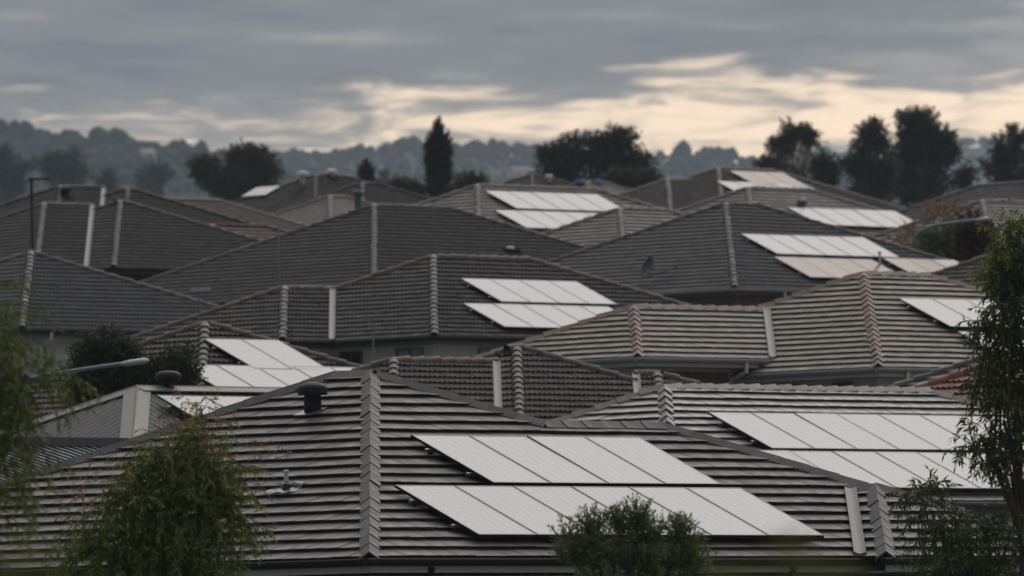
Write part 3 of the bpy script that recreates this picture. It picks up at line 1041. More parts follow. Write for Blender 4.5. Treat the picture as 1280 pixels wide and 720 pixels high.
for h in H7.hips:
    p = Vector(h[0]) + Vector((0, 0, H7.he)); q = Vector(h[1]) + Vector((0, 0, H7.he)); t = (q - p).normalized()
    side = t.cross(Vector((0, 0, 1))).normalized(); up = side.cross(t)
    ww, dr = .24, .10 if len(h) == 2 else .108
    MB().prism([(-ww, .055 - dr * .55), (-.025, .075), (0, .10), (.025, .075), (ww, .055 - dr * .55), (ww, .035 - dr * .55), (0, .06), (-ww, .035 - dr * .55)], p - t * .05, q - p + t * .1, side, up).build('hip_flashing', 'metal_flash', H7.roof)
solar(H7, H7.faces[0], [('only', (195, 496), 4, ())], 'the corrugated metal roof', 'solar panels on the metal roof', lift=.16)
p = Vector(H7.hips[2][1]) + Vector((.75, 0, H7.he + .1))
vv = MB().lathe([(.11, -.15), (.11, .08), (.14, .10)], p, 18).build('roof_vent', 'black_plastic', H7.root)
MB().lathe([(.15, .06), (.20, .07), (.225, .11), (.23, .16), (.215, .21), (.15, .245), (.05, .255)], p, 24).build('vent_dome', 'black_plastic', vv, smooth=True)

# low dark blue carport roof in front of it
cp = at(150, 606, 86)
zc = ground_z(cp.x, cp.y)
CA = root('carport', (cp.x, cp.y, zc), PHI, 'low dark blue ribbed metal carport roof beside the front house', 'carport')
hz = cp.z - zc
V, F = [], []
n = 40
for i in range(n):
    b0 = i * .1
    pass
mbc = MB()
prof = []
for i in range(34):
    x = i * .19
    prof += [(x, 0), (x + .13, 0), (x + .145, .03), (x + .175, .03)]
pts0 = [(-4.0 + x, 0, hz + z) for x, z in prof]; pts1 = [(-4.0 + x, 2.6, hz + z + 2.6 * .26) for x, z in prof]
kk = len(pts0)
mbc.add(pts0 + pts1, [(i, i + 1, kk + i + 1, kk + i) for i in range(kk - 1)])
mbc.build('roof_sheeting', 'blue_metal', CA)
MB().box(-4.05, 2.5, 2.45, 2.66, hz + .62, hz + .78).build('roof_beam', 'gutter_grey', CA)
MB().box(-4.05, 2.5, -.12, -.01, hz - .1, hz + .02).build('gutter', 'blue_metal', CA)
for a, b in ((-3.8, .1), (2.2, .1), (-3.8, 2.5), (2.2, 2.5)):
    MB().box(a, a + .09, b, b + .09, -.4, hz + (.6 if b > 1 else -.02)).build('post', 'gutter_grey', CA)

# ================================================================== the other houses, front to back
H8 = House('slate_house', (27, 412), 43.5, 'wavy', 'slate grey tiled house with pale hip caps above the street lamp')
H8.roll = .022
H8.main(318, 'a', 34).finish('tile_slate', 'cap_slate', 'render_wall', 'gutter_dark', 'fascia_dark')
for a, b in ((1.1, 0), (2.6, 0)):
    MB().tube([(a, -.06, H8.he - .06), (a, -.06, H8.he - .26), (a, .40, H8.he - .42), (a, .45, H8.he - .5), (a, .45, 0)], .05, 8).build('downpipe', 'white_paint', H8.root)
H9 = House('charcoal_house', (142, 335), 36.3, 'wavy', 'charcoal tiled house with two light hips and a valley flashing between them')
H9.main(254, 'a', 156).left_wing(45, 108, 257, 0)
H9.finish('tile_char', 'cap_slate', 'brick_dark', 'gutter_dark', 'fascia_dark')
H10 = House('charcoal_house', (152, 318), 34, 'wavy', 'charcoal tiled roof with a broad valley flashing and a black vent at its ridge')
H10.main(238, 'a', 162).left_wing(66, 122, 235, 0)
H10.finish('tile_char', 'tile_char', 'brick_dark', 'gutter_dark', 'fascia_dark')
HA = House('brown_house', (52, 330), 33, 'wavy', 'dim brown tiled roof beside the dark aerial pole')
HA.main(241, 'a', 70).finish('tile_brown', 'tile_brown', 'brick_dark', 'gutter_dark', 'fascia_dark')
H11 = House('taupe_house', (182, 322), 33, 'wavy', 'pale taupe tiled roof with a long level ridge behind the charcoal roof')
H11.main(250, 'a', 274).finish('tile_taupe', 'cap_taupe', 'brick_brown', 'gutter_light', 'fascia')
HR = House('red_roofed_house', (262, 340), 35, 'flat', 'dull red tiled roof glimpsed between charcoal and taupe roofs')
HR.main(283, 'a', 330).finish('tile_rust', 'tile_rust', 'brick_brown', 'gutter_light', 'fascia')
H12 = House('grey_house', (392, 315), 28, 'wavy', 'dark grey tiled roof with a bright skylight and white vents on its ridge')
H12.main(221, 'a', 432).finish('tile_char', 'tile_char', 'brick_dark', 'gutter_dark', 'fascia_dark')
HB = House('grey_house', (452, 320), 30, 'wavy', 'dark grey tiled roof behind the flue pipe, sloping down to the cypress')
HB.main(231, 'a', 470).finish('tile_char', 'tile_char', 'brick_dark', 'gutter_dark', 'fascia_dark')
H13 = House('taupe_house', (411, 325), 32, 'flat', 'pale taupe tiled roof with a stepped hip beside the flue pipe')
H13.main(247, 'a', 430).finish('tile_taupe', 'cap_taupe', 'brick_brown', 'gutter_light', 'fascia')
HC = House('charcoal_house', (467, 368), 38.6, 'wavy', 'broad charcoal tiled house with a grey flue pipe and one light central hip')
HC.main(259, 'a', 560).finish('tile_char', 'cap_slate', 'brick_dark', 'gutter_dark', 'fascia_dark')
HD = House('taupe_house', (600, 335), 36, 'flat', 'taupe tiled house with two full rows of bright solar panels')
HD.main(234, 'a', 742).finish('tile_taupe', 'cap_taupe', 'brick_brown', 'gutter_light', 'fascia')
solar(HD, HD.faces[0], [('upper', (605, 239), 5, ()), ('lower', (617, 263), 5, ())], 'the taupe roof beyond the charcoal roofs', 'solar panels on the taupe roof', rails=False)
HE = House('taupe_house', (781, 335), 37, 'flat', 'small taupe hipped roof in front of the bright panel rows')
HE.main(263, 'a', 832).finish('tile_taupe', 'cap_taupe', 'brick_brown', 'gutter_light', 'fascia')
H16 = House('slate_house', (919, 361), 40, 'wavy', 'slate grey tiled house with satellite dish and white and brown solar panels')
H16.main(257, 'a', 945).finish('tile_slate', 'cap_slate', 'brick_brown', 'gutter_light', 'fascia_dark')
MB().tube([(2.2, -.06, H16.he - .06), (2.2, -.06, H16.he - .3), (2.2, .40, H16.he - .5), (2.2, .45, 0)], .05, 8).build('downpipe', 'white_paint', H16.root)
solar(H16, H16.faces[0], [('upper', (925, 293), 5, ()), ('lower', (966, 322), 4, (0, 1, 2, 3)), ('end', (1102, 323.5), 3, (0, 1))], 'the slate roof with the satellite dish', 'solar panels on the slate roof')
H15 = House('taupe_house', (947, 330), 35, 'flat', 'taupe tiled house with a silver ball vent and a wide row of solar panels')
H15.main(237, 'a', 1012).finish('tile_taupe', 'cap_taupe', 'brick_brown', 'gutter_light', 'fascia')
solar(H15, H15.faces[0], [('only', (984, 260), 5, ())], 'the taupe roof with the silver ball vent', 'solar panels behind the slate roof', rails=False)
u, v = H15.hit(1003, 258, H15.faces[0], .05)
p = H15.faces[0].pt(u, v, .05)
vb = MB().lathe([(.11, -.1), (.11, .05)], p, 14).build('roof_vent', 'galv', H15.root)
MB().lathe([(.10, .05), (.17, .09), (.20, .16), (.18, .23), (.10, .28), (.02, .29)], p, 16).build('vent_ball', 'galv', vb)
HF = House('brown_house', (908, 300), 29, 'wavy', 'far brown tiled house topped by a brownish and a white row of panels')
HF.main(212, 'a', 966).left_wing(842, 872, 226, 0)
HF.valleys = []
HF.finish('tile_brown', 'cap_taupe', 'brick_brown', 'gutter_light', 'fascia')
solar(HF, HF.faces[0], [('upper', (911, 214), 3, (0, 1, 2)), ('lower', (895, 227), 5, ())], 'the far brown roof', 'solar panels on the far brown roof', rails=False)
HG = House('grey_house', (1345, 335), 34, 'wavy', 'wide grey tiled roof below the tall gum trees')
HG.main(228, 'b', 1224).finish('tile_slate', 'cap_slate', 'brick_brown', 'gutter_light', 'fascia')
HH = House('taupe_house', (1243, 325), 36, 'flat', 'small taupe hipped roof behind the red leaved shrub')
HH.main(253, 'a', 1290).finish('tile_taupe', 'cap_taupe', 'brick_brown', 'gutter_light', 'fascia')
HI = House('brown_house', (1272, 402), 45, 'wavy', 'dark brown tiled roof half hidden by the gum tree foliage')
HI.main(317, 'a', 1285).finish('tile_brown', 'cap_brown', 'brick_brown', 'gutter_dark', 'fascia_dark')
HJ = House('grey_house', (1264, 545), 61, 'flat', 'mid grey flat tiled roof beside the red roof')
HJ.main(446, 'a', 1290).finish('tile_front2', 'cap_front', 'render_wall', 'gutter_grey', 'fascia')
HK = House('red_roofed_house', (1318, 560), 65, 'wavy', 'brick red tiled roof just behind the grey flat tiled roof ridge')
HK.main(441, 'a', 1340).finish('tile_red', 'cap_red', 'brick_brown', 'gutter_grey', 'fascia')
HL = House('grey_house', (668, 290), 25, 'wavy', 'low dark roof peeking over the bright panel rows')
HL.main(220, 'a', 676).finish('tile_brown', 'tile_brown', 'brick_dark', 'gutter_dark', 'fascia_dark')
HM = House('taupe_house', (738, 290), 25, 'flat', 'small pale roof with blue tarpaulins on its peak')
HM.main(228, 'a', 752).finish('tile_taupe', 'cap_taupe', 'brick_dark', 'gutter_light', 'fascia')
p = Vector((HM.d, HM.d, HM.he + HM.d * TP))
for dx, dy in ((-.35, .1), (.5, -.1)):
    MB().add([p + Vector((dx + x, dy + y, z)) for x, y, z in ((-.3, -.3, -.05), (.35, -.35, .0), (.4, .3, -.02), (-.3, .35, -.04), (-.15, -.15, .18), (.15, -.1, .22), (.16, .15, .19), (-.15, .15, .16))],
             [(0, 1, 5, 4), (1, 2, 6, 5), (2, 3, 7, 6), (3, 0, 4, 7), (4, 5, 6, 7)]).build('blue_tarpaulin', 'tarp', HM.root)

# small fittings
u, v = H10.hit(83, 246, H10.faces[2], 0)
p = H10.faces[2].pt(u, v, 0)
vb = MB().lathe([(.12, -.1), (.12, .22)], p, 14).build('roof_vent', 'black_plastic', H10.root)
MB().lathe([(.22, .2), (.24, .24), (.22, .36), (.1, .40)], p, 16).build('vent_cap', 'black_plastic', vb)
u, v = HC.hit(448, 262, HC.faces[1], 0)
p = HC.faces[1].pt(u, v, 0)
vb = MB().lathe([(.13, -.3), (.13, .50)], p, 16).build('flue_pipe', 'lead', HC.root)
MB().lathe([(.19, .46), (.20, .50), (.20, .60), (.15, .64)], p, 16).build('flue_cap', 'gutter_grey', vb)
u, v = HC.hit(637, 314, HC.faces[0], 0)
p = HC.faces[0].pt(u, v, .08)
vb = MB().lathe([(.16, -.05), (.14, .05), (.08, .09), (.02, .10)], p, 14).build('roof_vent', 'pvc', HC.root)
MB().box(p.x - .35, p.x + .35, p.y - .25, p.y + .25, p.z - .03, p.z + .0).build('flashing', 'lead', vb)
for px, py in ((378, 222), (414, 219)):
    u, v = H12.hit(px, py + 3, H12.faces[0], 0)
    p = H12.faces[0].pt(u, v, .05)
    MB().lathe([(.10, -.2), (.10, .1), (.30, .14), (.28, .30), (.1, .36)], p, 14).build('roof_vent', 'white_paint', H12.root)
f = H12.faces[1]
u, v = H12.hit(302, 247, f, .1)
MB().box(0, 1.6, 0, 1.1, 0, .06).build('skylight', 'panel_glass', H12.root, f.mtx(u, v, .1))
u, v = HL.hit(686, 228, HL.faces[0], 0)
p = HL.faces[0].pt(u, v, .05)
MB().lathe([(.10, -.2), (.10, .1), (.2, .18), (.2, .3), (.1, .36)], p, 14).build('roof_vent', 'white_paint', HL.root)
u, v = H16.hit(1100, 338, H16.faces[0], 0)
p = H16.faces[0].pt(u, v, .0)
pp = MB().tube([p, p + Vector((0, 0, .55))], .04, 12).build('vent_pipe', 'pvc', H16.root)
MB().lathe([(.045, .53), (.06, .54), (.06, .59), (.02, .62)], p, 12).build('pipe_cap', 'pvc', pp)

# satellite dish on the slate roof
f = H16.faces[1]
u, v = H16.hit(822, 352, f, 0)
M = H16.place(f, u, v, .03)
b0 = M.translation
DS = root('satellite_dish', b0, 0, 'dark satellite dish on the slate grey roof slope', 'satellite dish')
mb = MB(); prof = [(0.0, 0.0), (.12, .012), (.24, .045), (.34, .09), (.375, .11)]
seg = 24; vs = []; fs = []
aim = Vector((-.86, -.42, .42)).normalized()
side = aim.cross(Vector((0, 0, 1))).normalized(); up = side.cross(aim)
ctr = Vector((-.22, 0, .42))
for r_, z_ in prof:
    for j in range(seg):
        a = 2 * math.pi * j / seg
        vs.append(ctr + side * (r_ * math.cos(a)) * .92 + up * (r_ * math.sin(a)) + aim * z_)
for i in range(len(prof) - 1):
    for j in range(seg):
        q = (j + 1) % seg; fs.append((i * seg + j, i * seg + q, (i + 1) * seg + q, (i + 1) * seg + j))
off = len(vs)
vs += [x - aim * .018 for x in vs]; fs += [tuple(off + i for i in q[::-1]) for q in fs]
fs += [((len(prof) - 1) * seg + j, (len(prof) - 1) * seg + (j + 1) % seg, off + (len(prof) - 1) * seg + (j + 1) % seg, off + (len(prof) - 1) * seg + j) for j in range(seg)]
mb.add(vs, fs).build('reflector', 'dark_metal', DS, smooth=True)
MB().tube([(0, 0, 0), (0, 0, .30), (-.12, 0, .42), ctr - aim * .02], .022, 8).build('mast', 'antenna', DS)
MB().tube([ctr - up * .33, ctr - up * .1 + Vector((.3, -.25, -.1)), Vector((.55, -.2, .38))], .016, 8).build('feed_arm', 'dark_metal', DS)
MB().tube([(.50, -.2, .36), (.64, -.2, .42)], .04, 10).build('feed_horn', 'dark_metal', DS)


# aerials
def aerial(px, top, bot, S, elements, name, label, mat='antenna', rad=.022, dx=(-.5, .25)):
    pt, pb = at(px, top, S), at(px, bot, S)
    o = root(name, (pb.x, pb.y, pb.z - 1.2), 0, label, 'aerial')
    hgt = pt.z - pb.z + 1.2
    MB().tube([(0, 0, 0), (0, 0, hgt)], rad, 8).build('mast', mat, o)
    if elements:
        MB().tube([(dx[0], 0, hgt - .05), (dx[1], 0, hgt - .03)], rad * .8, 6).build('boom', mat, o)
        n = elements
        for i in range(n):
            x = dx[0] + (dx[1] - dx[0]) * i / (n - 1)
            MB().tube([(x, -.4, hgt - .05), (x, .4, hgt - .05)], .012, 5).build('element', mat, o)
    return o


aerial(467, 397, 452, 47, 6, 'television_antenna', 'thin television aerial in front of the charcoal house wall')
o = aerial(249, 362, 374, 46, 7, 'television_antenna', 'pale boxy television aerial below the broad charcoal roof', dx=(-.25, .33))
pt = at(249, 362, 46)
MB().box(-.22, .30, -.15, .15, pt.z - o.location.z - .07, pt.z - o.location.z + .06).build('panel_antenna', 'lamp_body', o)
aerial(349, 280, 362, 44, 0, 'aerial_mast', 'thin bare aerial mast against the broad charcoal roof', rad=.028)
aerial(40, 222, 262, 40, 5, 'television_antenna', 'dark aerial pole standing at the charcoal house hip', 'dark_metal', .05, (-.1, .6))


# street lamps
def street_lamp(S, pts, pole_px, label, rad):
    P0 = at(pole_px[0], pole_px[1], S); zg = ground_z(P0.x, P0.y)
    o = root('street_lamp', (P0.x, P0.y, zg), 0, label, 'street lamp')
    org = Vector((P0.x, P0.y, zg))
    w3 = [at(x, y, S) - org for x, y in pts]
    MB().tube([(0, 0, -.3), (0, 0, w3[0].z * .5), w3[0]], [rad * 1.7, rad * 1.3, rad * 1.05], 12).build('pole', 'galv', o)
    MB().tube(w3, rad, 10).build('arm', 'galv', o)
    e = w3[-1]; t = (w3[-1] - w3[-2]).normalized()
    mb = MB(); prof = [(0, .03), (.06, .07), (.2, .09), (.42, .095), (.52, .07), (.56, .02)]
    vs, fs = [], []
    seg = 12; sidev = t.cross(Vector((0, 0, 1))).normalized(); upv = sidev.cross(t)
    for l_, r_ in prof:
        for j in range(seg):
            a = 2 * math.pi * j / seg
            vs.append(e - t * .04 + t * l_ + sidev * r_ * 1.2 * math.cos(a) + upv * r_ * .62 * math.sin(a))
    for i in range(len(prof) - 1):
        for j in range(seg):
            q = (j + 1) % seg; fs.append((i * seg + j, i * seg + q, (i + 1) * seg + q, (i + 1) * seg + j))
    fs += [tuple(range(seg))[::-1], tuple(range((len(prof) - 1) * seg, len(prof) * seg))]
    hd = mb.add(vs, fs).build('lamp_head', 'lamp_body', o, smooth=True)
    return o


street_lamp(67, [(30, 476), (52, 470), (90, 464), (130, 458), (152, 455)], (30, 476), 'street lamp with a straight raised arm in front of the dense shrub', .04)
street_lamp(38.6, [(1139, 309), (1142, 300), (1148, 291), (1158, 285), (1172, 281), (1195, 278), (1220, 275)], (1139, 309), 'street lamp with a curved arm before the red leaved shrub', .055)


# ------------------------------------------------------------------ plants
def leaf_quads(P, D, Nn, ln, wd):
    """P base points, D directions, Nn side vectors; lens shaped leaf of 4 vertices"""
    n = len(P)
    ln = np.broadcast_to(np.asarray(ln), (n,))[:, None]; wd = np.broadcast_to(np.asarray(wd), (n,))[:, None]
    V = np.stack([P, P + D * ln * .45 + Nn * wd * .5, P + D * ln, P + D * ln * .45 - Nn * wd * .5], 1).reshape(-1, 3)
    Q = np.arange(n * 4).reshape(-1, 4)
    return V, Q


def unit(a): return a / np.maximum(np.linalg.norm(a, axis=1, keepdims=True), 1e-9)


def perp(D):
    r = rng.normal(size=D.shape)
    return unit(np.cross(D, r))


def sprigs(clumps, n, steps, step, droop, up, leaves, ln, wd, hang, spread=1.0, bias=0.55):
    """clumps: (centre, radii, weight). Twigs start inside the clumps and grow outwards; leaves alternate along them."""
    W = np.array([c[2] for c in clumps], float); W /= W.sum()
    ci = rng.choice(len(clumps), n, p=W)
    C = np.array([c[0] for c in clumps])[ci]; RR = np.array([c[1] for c in clumps])[ci]
    dirs = unit(rng.normal(size=(n, 3)))
    rad = rng.random(n) ** bias
    P = C + dirs * RR * rad[:, None]
    D = unit(dirs * spread + rng.normal(size=(n, 3)) * .5 + np.array([0, 0, up]))
    LP, LD, TW = [], [], []
    for s_ in range(steps):
        D = unit(D + np.array([0, 0, -droop]) + rng.normal(size=(n, 3)) * .12)
        Pn = P + D * step
        TW.append((P.copy(), Pn.copy()))
        for q in range(leaves):
            f = (q + rng.random(n)) / leaves
            LP.append(P + (Pn - P) * f[:, None])
            d_ = unit(D * .6 + rng.normal(size=(n, 3)) * .75 + np.array([0, 0, hang]))
            LD.append(d_)
        P = Pn
    LP, LD = np.concatenate(LP), np.concatenate(LD)
    m = len(LP)
    V, Q = leaf_quads(LP, LD, perp(LD), ln * rng.uniform(.6, 1.25, m), wd * rng.uniform(.7, 1.2, m))
    A = np.concatenate([t[0] for t in TW]); B = np.concatenate([t[1] for t in TW])
    dd = unit(B - A); s1 = perp(dd) * .0035 * (ln / .1)
    s2 = np.cross(dd, s1)
    TV = np.stack([A + s1, A - s1 * .5 + s2 * .8, A - s1 * .5 - s2 * .8, B + s1, B - s1 * .5 + s2 * .8, B - s1 * .5 - s2 * .8], 1).reshape(-1, 3)
    k_ = np.arange(len(A))[:, None] * 6
    TQ = np.concatenate([k_ + np.array([[0, 1, 4, 3]]), k_ + np.array([[1, 2, 5, 4]]), k_ + np.array([[2, 0, 3, 5]])])
    return V, Q, TV, TQ


def plant(name, label, cat, base, clumps, mat, n, steps, step, droop, up, leaves, ln, wd, hang, trunk_r=.05, bark='bark', tips=None, group=None, spread=1.0, bias=.55, limbs=True):
    """base: world point on the ground; clumps in world coordinates"""
    o = root(name, base, 0, label, cat, group)
    b = np.array(base)
    cl = [(np.array(c) - b, np.array(r), w_) for c, r, w_ in clumps]
    V, Q, TV, TQ = sprigs(cl, n, steps, step, droop, up, leaves, ln, wd, hang, spread, bias)
    cr = link('crown', mesh_np('crown', V, Q, mat), o)
    link('twigs', mesh_np('twigs', TV, TQ, bark), cr, kind='stuff')
    if tips:
        tm, tn, tcl = tips
        tcl = [(np.array(c) - b, np.array(r), w_) for c, r, w_ in tcl]
        V, Q, TV, TQ = sprigs(tcl, tn, steps, step, droop, up + .3, max(1, leaves), ln * .7, wd * .8, hang, spread, .9)
        link('new_growth', mesh_np('new_growth', V, Q, tm), cr)
    mb = MB()
    cen = sum((c * w_ for c, r, w_ in cl), np.zeros(3)) / sum(w_ for c, r, w_ in cl)
    fork = np.array([cen[0] * .6, cen[1] * .6, cen[2] * .55])
    mb.tube([(0, 0, -.2), (fork[0] * .3, fork[1] * .3, fork[2] * .5), fork], [trunk_r, trunk_r * .85, trunk_r * .7], 8)
    if limbs:
        for c, r, w_ in cl:
            mid = fork + (c - fork) * .5 + rng.normal(size=3) * .05 * np.linalg.norm(c - fork)
            mb.tube([fork, mid, c, c + (c - fork) * .12 * r[2]], [trunk_r * .6, trunk_r * .4, trunk_r * .25, trunk_r * .08], 6)
    mb.build('trunk', bark, o)
    return o


def px_clumps(S, items):
    """items: (px, py, rx, ry, weight) in photograph pixels at scale S; the depth radius follows the width"""
    out = []
    for px, py, rx, ry, w_ in items:
        p = at(px, py, S)
        out.append(((p.x, p.y + rng.normal() * .15 * rx / S, p.z), (rx / S, rx / S * .9, ry / S), w_))
    return out


def base_of(S, px):
    p = at(px, 700, S); return (p.x, p.y, ground_z(p.x, p.y) - .02)


# big weeping shrub in front of the left slope of the front house
S = 116
c = px_clumps(S, [(215, 650, 62, 70, 2.8), (222, 585, 38, 32, 1.1), (262, 598, 32, 30, .8), (268, 665, 36, 50, 1.1), (150, 690, 40, 36, 1.1), (116, 690, 26, 32, .6), (200, 745, 85, 60, 2.2), (246, 548, 12, 14, .2), (180, 622, 26, 26, .5)])
t_ = px_clumps(S, [(240, 535, 30, 18, .8), (285, 552, 36, 20, 1), (115, 615, 36, 14, .8), (305, 600, 18, 40, .6), (250, 515, 14, 14, .4), (180, 590, 40, 20, .5)])
plant('weeping_shrub', 'large olive green weeping shrub with orange tips below the vent pipe of the front roof', 'shrub', base_of(S, 205), c, 'leaf_gum', 1080, 6, .075, .24, .3, 3, .12, .019, -.8, .06, tips=('leaf_tip', 70, t_), group='garden shrubs')

# feathery shrub before the lower panels
S = 118
c = px_clumps(S, [(742, 664, 8, 14, .35), (736, 684, 12, 12, .35), (774, 664, 8, 14, .35), (797, 656, 7, 16, .35), (802, 676, 12, 12, .4), (818, 668, 7, 12, .25), (848, 676, 8, 14, .35), (858, 694, 12, 12, .35), (708, 678, 5, 14, .14), (718, 700, 13, 12, .4), (870, 712, 14, 12, .4), (765, 706, 34, 14, 1.1), (822, 710, 38, 14, 1.1), (790, 748, 84, 30, 1.9)])
plant('feathery_shrub', 'fine leaved dark green shrub in front of the lower solar panel row', 'shrub', base_of(S, 785), c, 'leaf_shrub', 1000, 5, .045, -.10, 1.0, 5, .06, .014, .35, .045, group='garden shrubs', bias=.5)

# weeping gum at the left edge
S = 150
c = px_clumps(S, [(-34, 440, 50, 70, 1.8), (4, 495, 38, 42, 1.1), (-30, 560, 40, 70, 1.4), (-8, 405, 18, 34, .4), (-34, 650, 36, 50, .8), (32, 470, 26, 22, .4), (10, 560, 20, 30, .4), (-70, 500, 60, 130, 2)])
plant('gum_sapling', 'yellow green weeping gum tree reaching past the street lamp', 'tree', base_of(S, -45), c, 'leaf_gum', 330, 7, .08, .26, .2, 3, .125, .019, -.8, .05, group='gum trees close by')

# gum tree at the right edge
S = 104
c = px_clumps(S, [(1284, 305, 30, 32, 1.2), (1266, 338, 22, 20, .6), (1270, 378, 32, 28, 1.1), (1238, 402, 22, 16, .6), (1262, 425, 34, 24, .9), (1250, 470, 30, 18, .7), (1268, 520, 26, 26, .7), (1232, 555, 26, 18, .5), (1262, 575, 30, 24, .7), (1245, 490, 40, 12, .5), (1300, 430, 46, 150, 3), (1225, 545, 18, 10, .3)])
t_ = px_clumps(S, [(1268, 288, 20, 16, 1), (1250, 330, 14, 16, .7), (1258, 305, 16, 18, .6)])
plant('gum_tree', 'slender gum tree with drooping leaves in front of the beige and red roofs', 'tree', base_of(S, 1279), c, 'leaf_gum_dark', 640, 5, .065, .22, .2, 3, .125, .026, -.85, .045, tips=('leaf_gum', 90, t_), group='gum trees close by')
c = px_clumps(S, [(1165, 640, 28, 30, 1), (1200, 670, 40, 30, 1.4), (1180, 705, 40, 26, 1.2), (1240, 690, 40, 36, 1.4), (1150, 615, 16, 16, .4), (1270, 650, 24, 40, .9), (1220, 740, 70, 40, 1.6)])
plant('gum_sapling', 'young drooping gum in front of the small wing beside the valley flashing', 'tree', base_of(S, 1205), c, 'leaf_gum_dark', 380, 5, .065, .22, .2, 3, .12, .024, -.8, .05, group='gum trees close by')

# very close sprigs, out of focus
S = 640
c = [(np.array(at(990, 712, S)), (.05, .05, .05), 1), (np.array(at(975, 705, S)), (.012, .02, .045), .4), (np.array(at(915, 735, S)), (.06, .05, .03), .8), (np.array(at(1040, 735, S)), (.08, .05, .03), .8)]
plant('garden_bush', 'blurred lime green sprigs rising in front of the fascia', 'bush', base_of(S, 985), c, 'leaf_lime', 34, 4, .012, .0, 1.2, 2, .022, .008, .5, .012, group='close blurred sprigs', limbs=True)
c = [(np.array(at(40, 725, S)), (.08, .05, .055), 1), (np.array(at(90, 745, S)), (.07, .05, .03), .6), (np.array(at(5, 735, S)), (.05, .05, .05), .6)]
plant('garden_bush', 'blurred olive sprigs beneath the weeping gum tree', 'bush', base_of(S, 45), c, 'leaf_lime', 36, 4, .013, .0, 1.0, 2, .022, .008, .5, .012, group='close blurred sprigs', limbs=True)

# dense shrubs between the metal roof and the slate house
S = 63
c = px_clumps(S, [(128, 445, 32, 26, 1.4), (130, 490, 40, 34, 2), (150, 450, 22, 24, .7), (108, 475, 24, 30, .8), (165, 480, 22, 30, .8), (135, 530, 45, 30, 1.2)])
plant('dense_shrub', 'dense dark green round shrub behind the street lamp arm', 'shrub', base_of(S, 132), c, 'leaf_hedge', 2600, 4, .07, .08, .4, 4, .085, .03, -.2, .09, group='shrubs between the houses')
c = px_clumps(S, [(222, 460, 20, 24, 1), (205, 480, 20, 22, .8), (235, 485, 16, 22, .6), (190, 470, 12, 16, .3), (215, 510, 24, 24, .9)])
plant('dense_shrub', 'smaller leafy green shrub beside the black dome vent', 'shrub', base_of(S, 218), c, 'leaf_hedge', 800, 4, .07, .05, .6, 4, .085, .03, -.1, .06, group='shrubs between the houses')

# shrubs by the curved street lamp
S = 37.8
c = px_clumps(S, [(1185, 300, 24, 22, 1), (1165, 310, 18, 20, .8), (1200, 315, 20, 20, .8), (1180, 335, 30, 20, 1)])
plant('garden_tree', 'bright green bushy tree behind the curved street lamp', 'tree', base_of(S, 1180), c, 'leaf_shrub', 800, 4, .10, .05, .5, 4, .15, .045, -.1, .1, group='shrubs between the houses')
c = px_clumps(S + .5, [(1215, 290, 14, 20, 1), (1228, 305, 14, 20, .8), (1212, 315, 16, 18, .8)])
plant('garden_tree', 'dark red leaved tree beneath the curved street lamp head', 'tree', base_of(S + .5, 1218), c, 'leaf_red', 420, 4, .10, .05, .6, 4, .14, .045, -.1, .09, group='shrubs between the houses')
c = px_clumps(S - .5, [(1135, 300, 14, 14, 1), (1170, 270, 20, 8, .5), (1140, 318, 16, 14, 1), (1195, 265, 12, 8, .3)])
plant('garden_tree', 'sparse rust tinged tree beside the curved lamp post', 'tree', base_of(S - .5, 1140), c, 'leaf_tip', 160, 4, .11, .03, .7, 3, .12, .04, -.1, .07, group='shrubs between the houses')


# trees on the crest behind the roofs
def far_tree(name, label, S, items, mat, n, leaf, trunk_px, bark='bark', trunk_r=.2, droop=.08, up=.3, group='trees on the crest behind the roofs', bias=.6):
    p = at(trunk_px, 240, S)
    sub = []
    for px, py, rx, ry, w_ in items:
        if name in ('cypress', 'conifer'): sub.append((px, py, rx, ry, w_)); continue
        m_ = 7
        for q in range(m_):
            a_ = rng.uniform(0, 2 * math.pi); r_ = rng.uniform(.2, 1.0) ** .7
            k_ = rng.uniform(.20, .42)
            sub.append((px + rx * r_ * math.cos(a_), py + ry * r_ * math.sin(a_), max(rx * k_, 3), max(ry * k_ * .6, 2.2), w_ * k_))
    items = sub
    base = (p.x, p.y, min(ground_z(p.x, p.y), p.z - .5))
    if mat == 'leaf_far': n = int(n * .62)
    return plant(name, label, 'tree', base, px_clumps(S, items), mat, n, 3, leaf * .9, droop, up, 4, leaf, leaf * .42, -.2, trunk_r, bark, group=group, bias=bias, limbs=name not in ('cypress', 'conifer'))


far_tree('cypress', 'tall narrow dark cypress standing over the roofs', 21, [(548, 166, 2, 12, .25), (548, 182, 5, 18, .7), (541, 205, 7, 24, 1.0), (555, 206, 7, 26, 1.0), (548, 232, 13, 28, 1.6), (539, 186, 3, 14, .35), (557, 186, 3, 16, .35)], 'leaf_cypress', 1300, .20, 547, up=1.6, droop=-.15)
far_tree('conifer', 'tiny dark pointed conifer beyond the dark grey roof', 20, [(458, 214, 2.5, 7, .3), (458, 224, 5, 10, .8), (458, 236, 8, 10, 1)], 'leaf_cypress', 240, .22, 458, up=1.2, droop=-.1)
far_tree('gum_tree', 'broad dark rounded gum tree behind the roof with blue tarpaulins', 19, [(720, 200, 34, 24, 2), (765, 190, 24, 22, 1.3), (700, 212, 22, 18, 1), (795, 210, 24, 20, 1.2), (745, 215, 50, 20, 2), (780, 176, 14, 10, .5)], 'leaf_far', 2600, .30, 750)
far_tree('bush', 'olive domed bush in front of the broad dark gum', 20, [(791, 224, 24, 10, 1), (775, 228, 18, 8, .6), (805, 228, 16, 8, .6)], 'leaf_olive', 700, .22, 790)
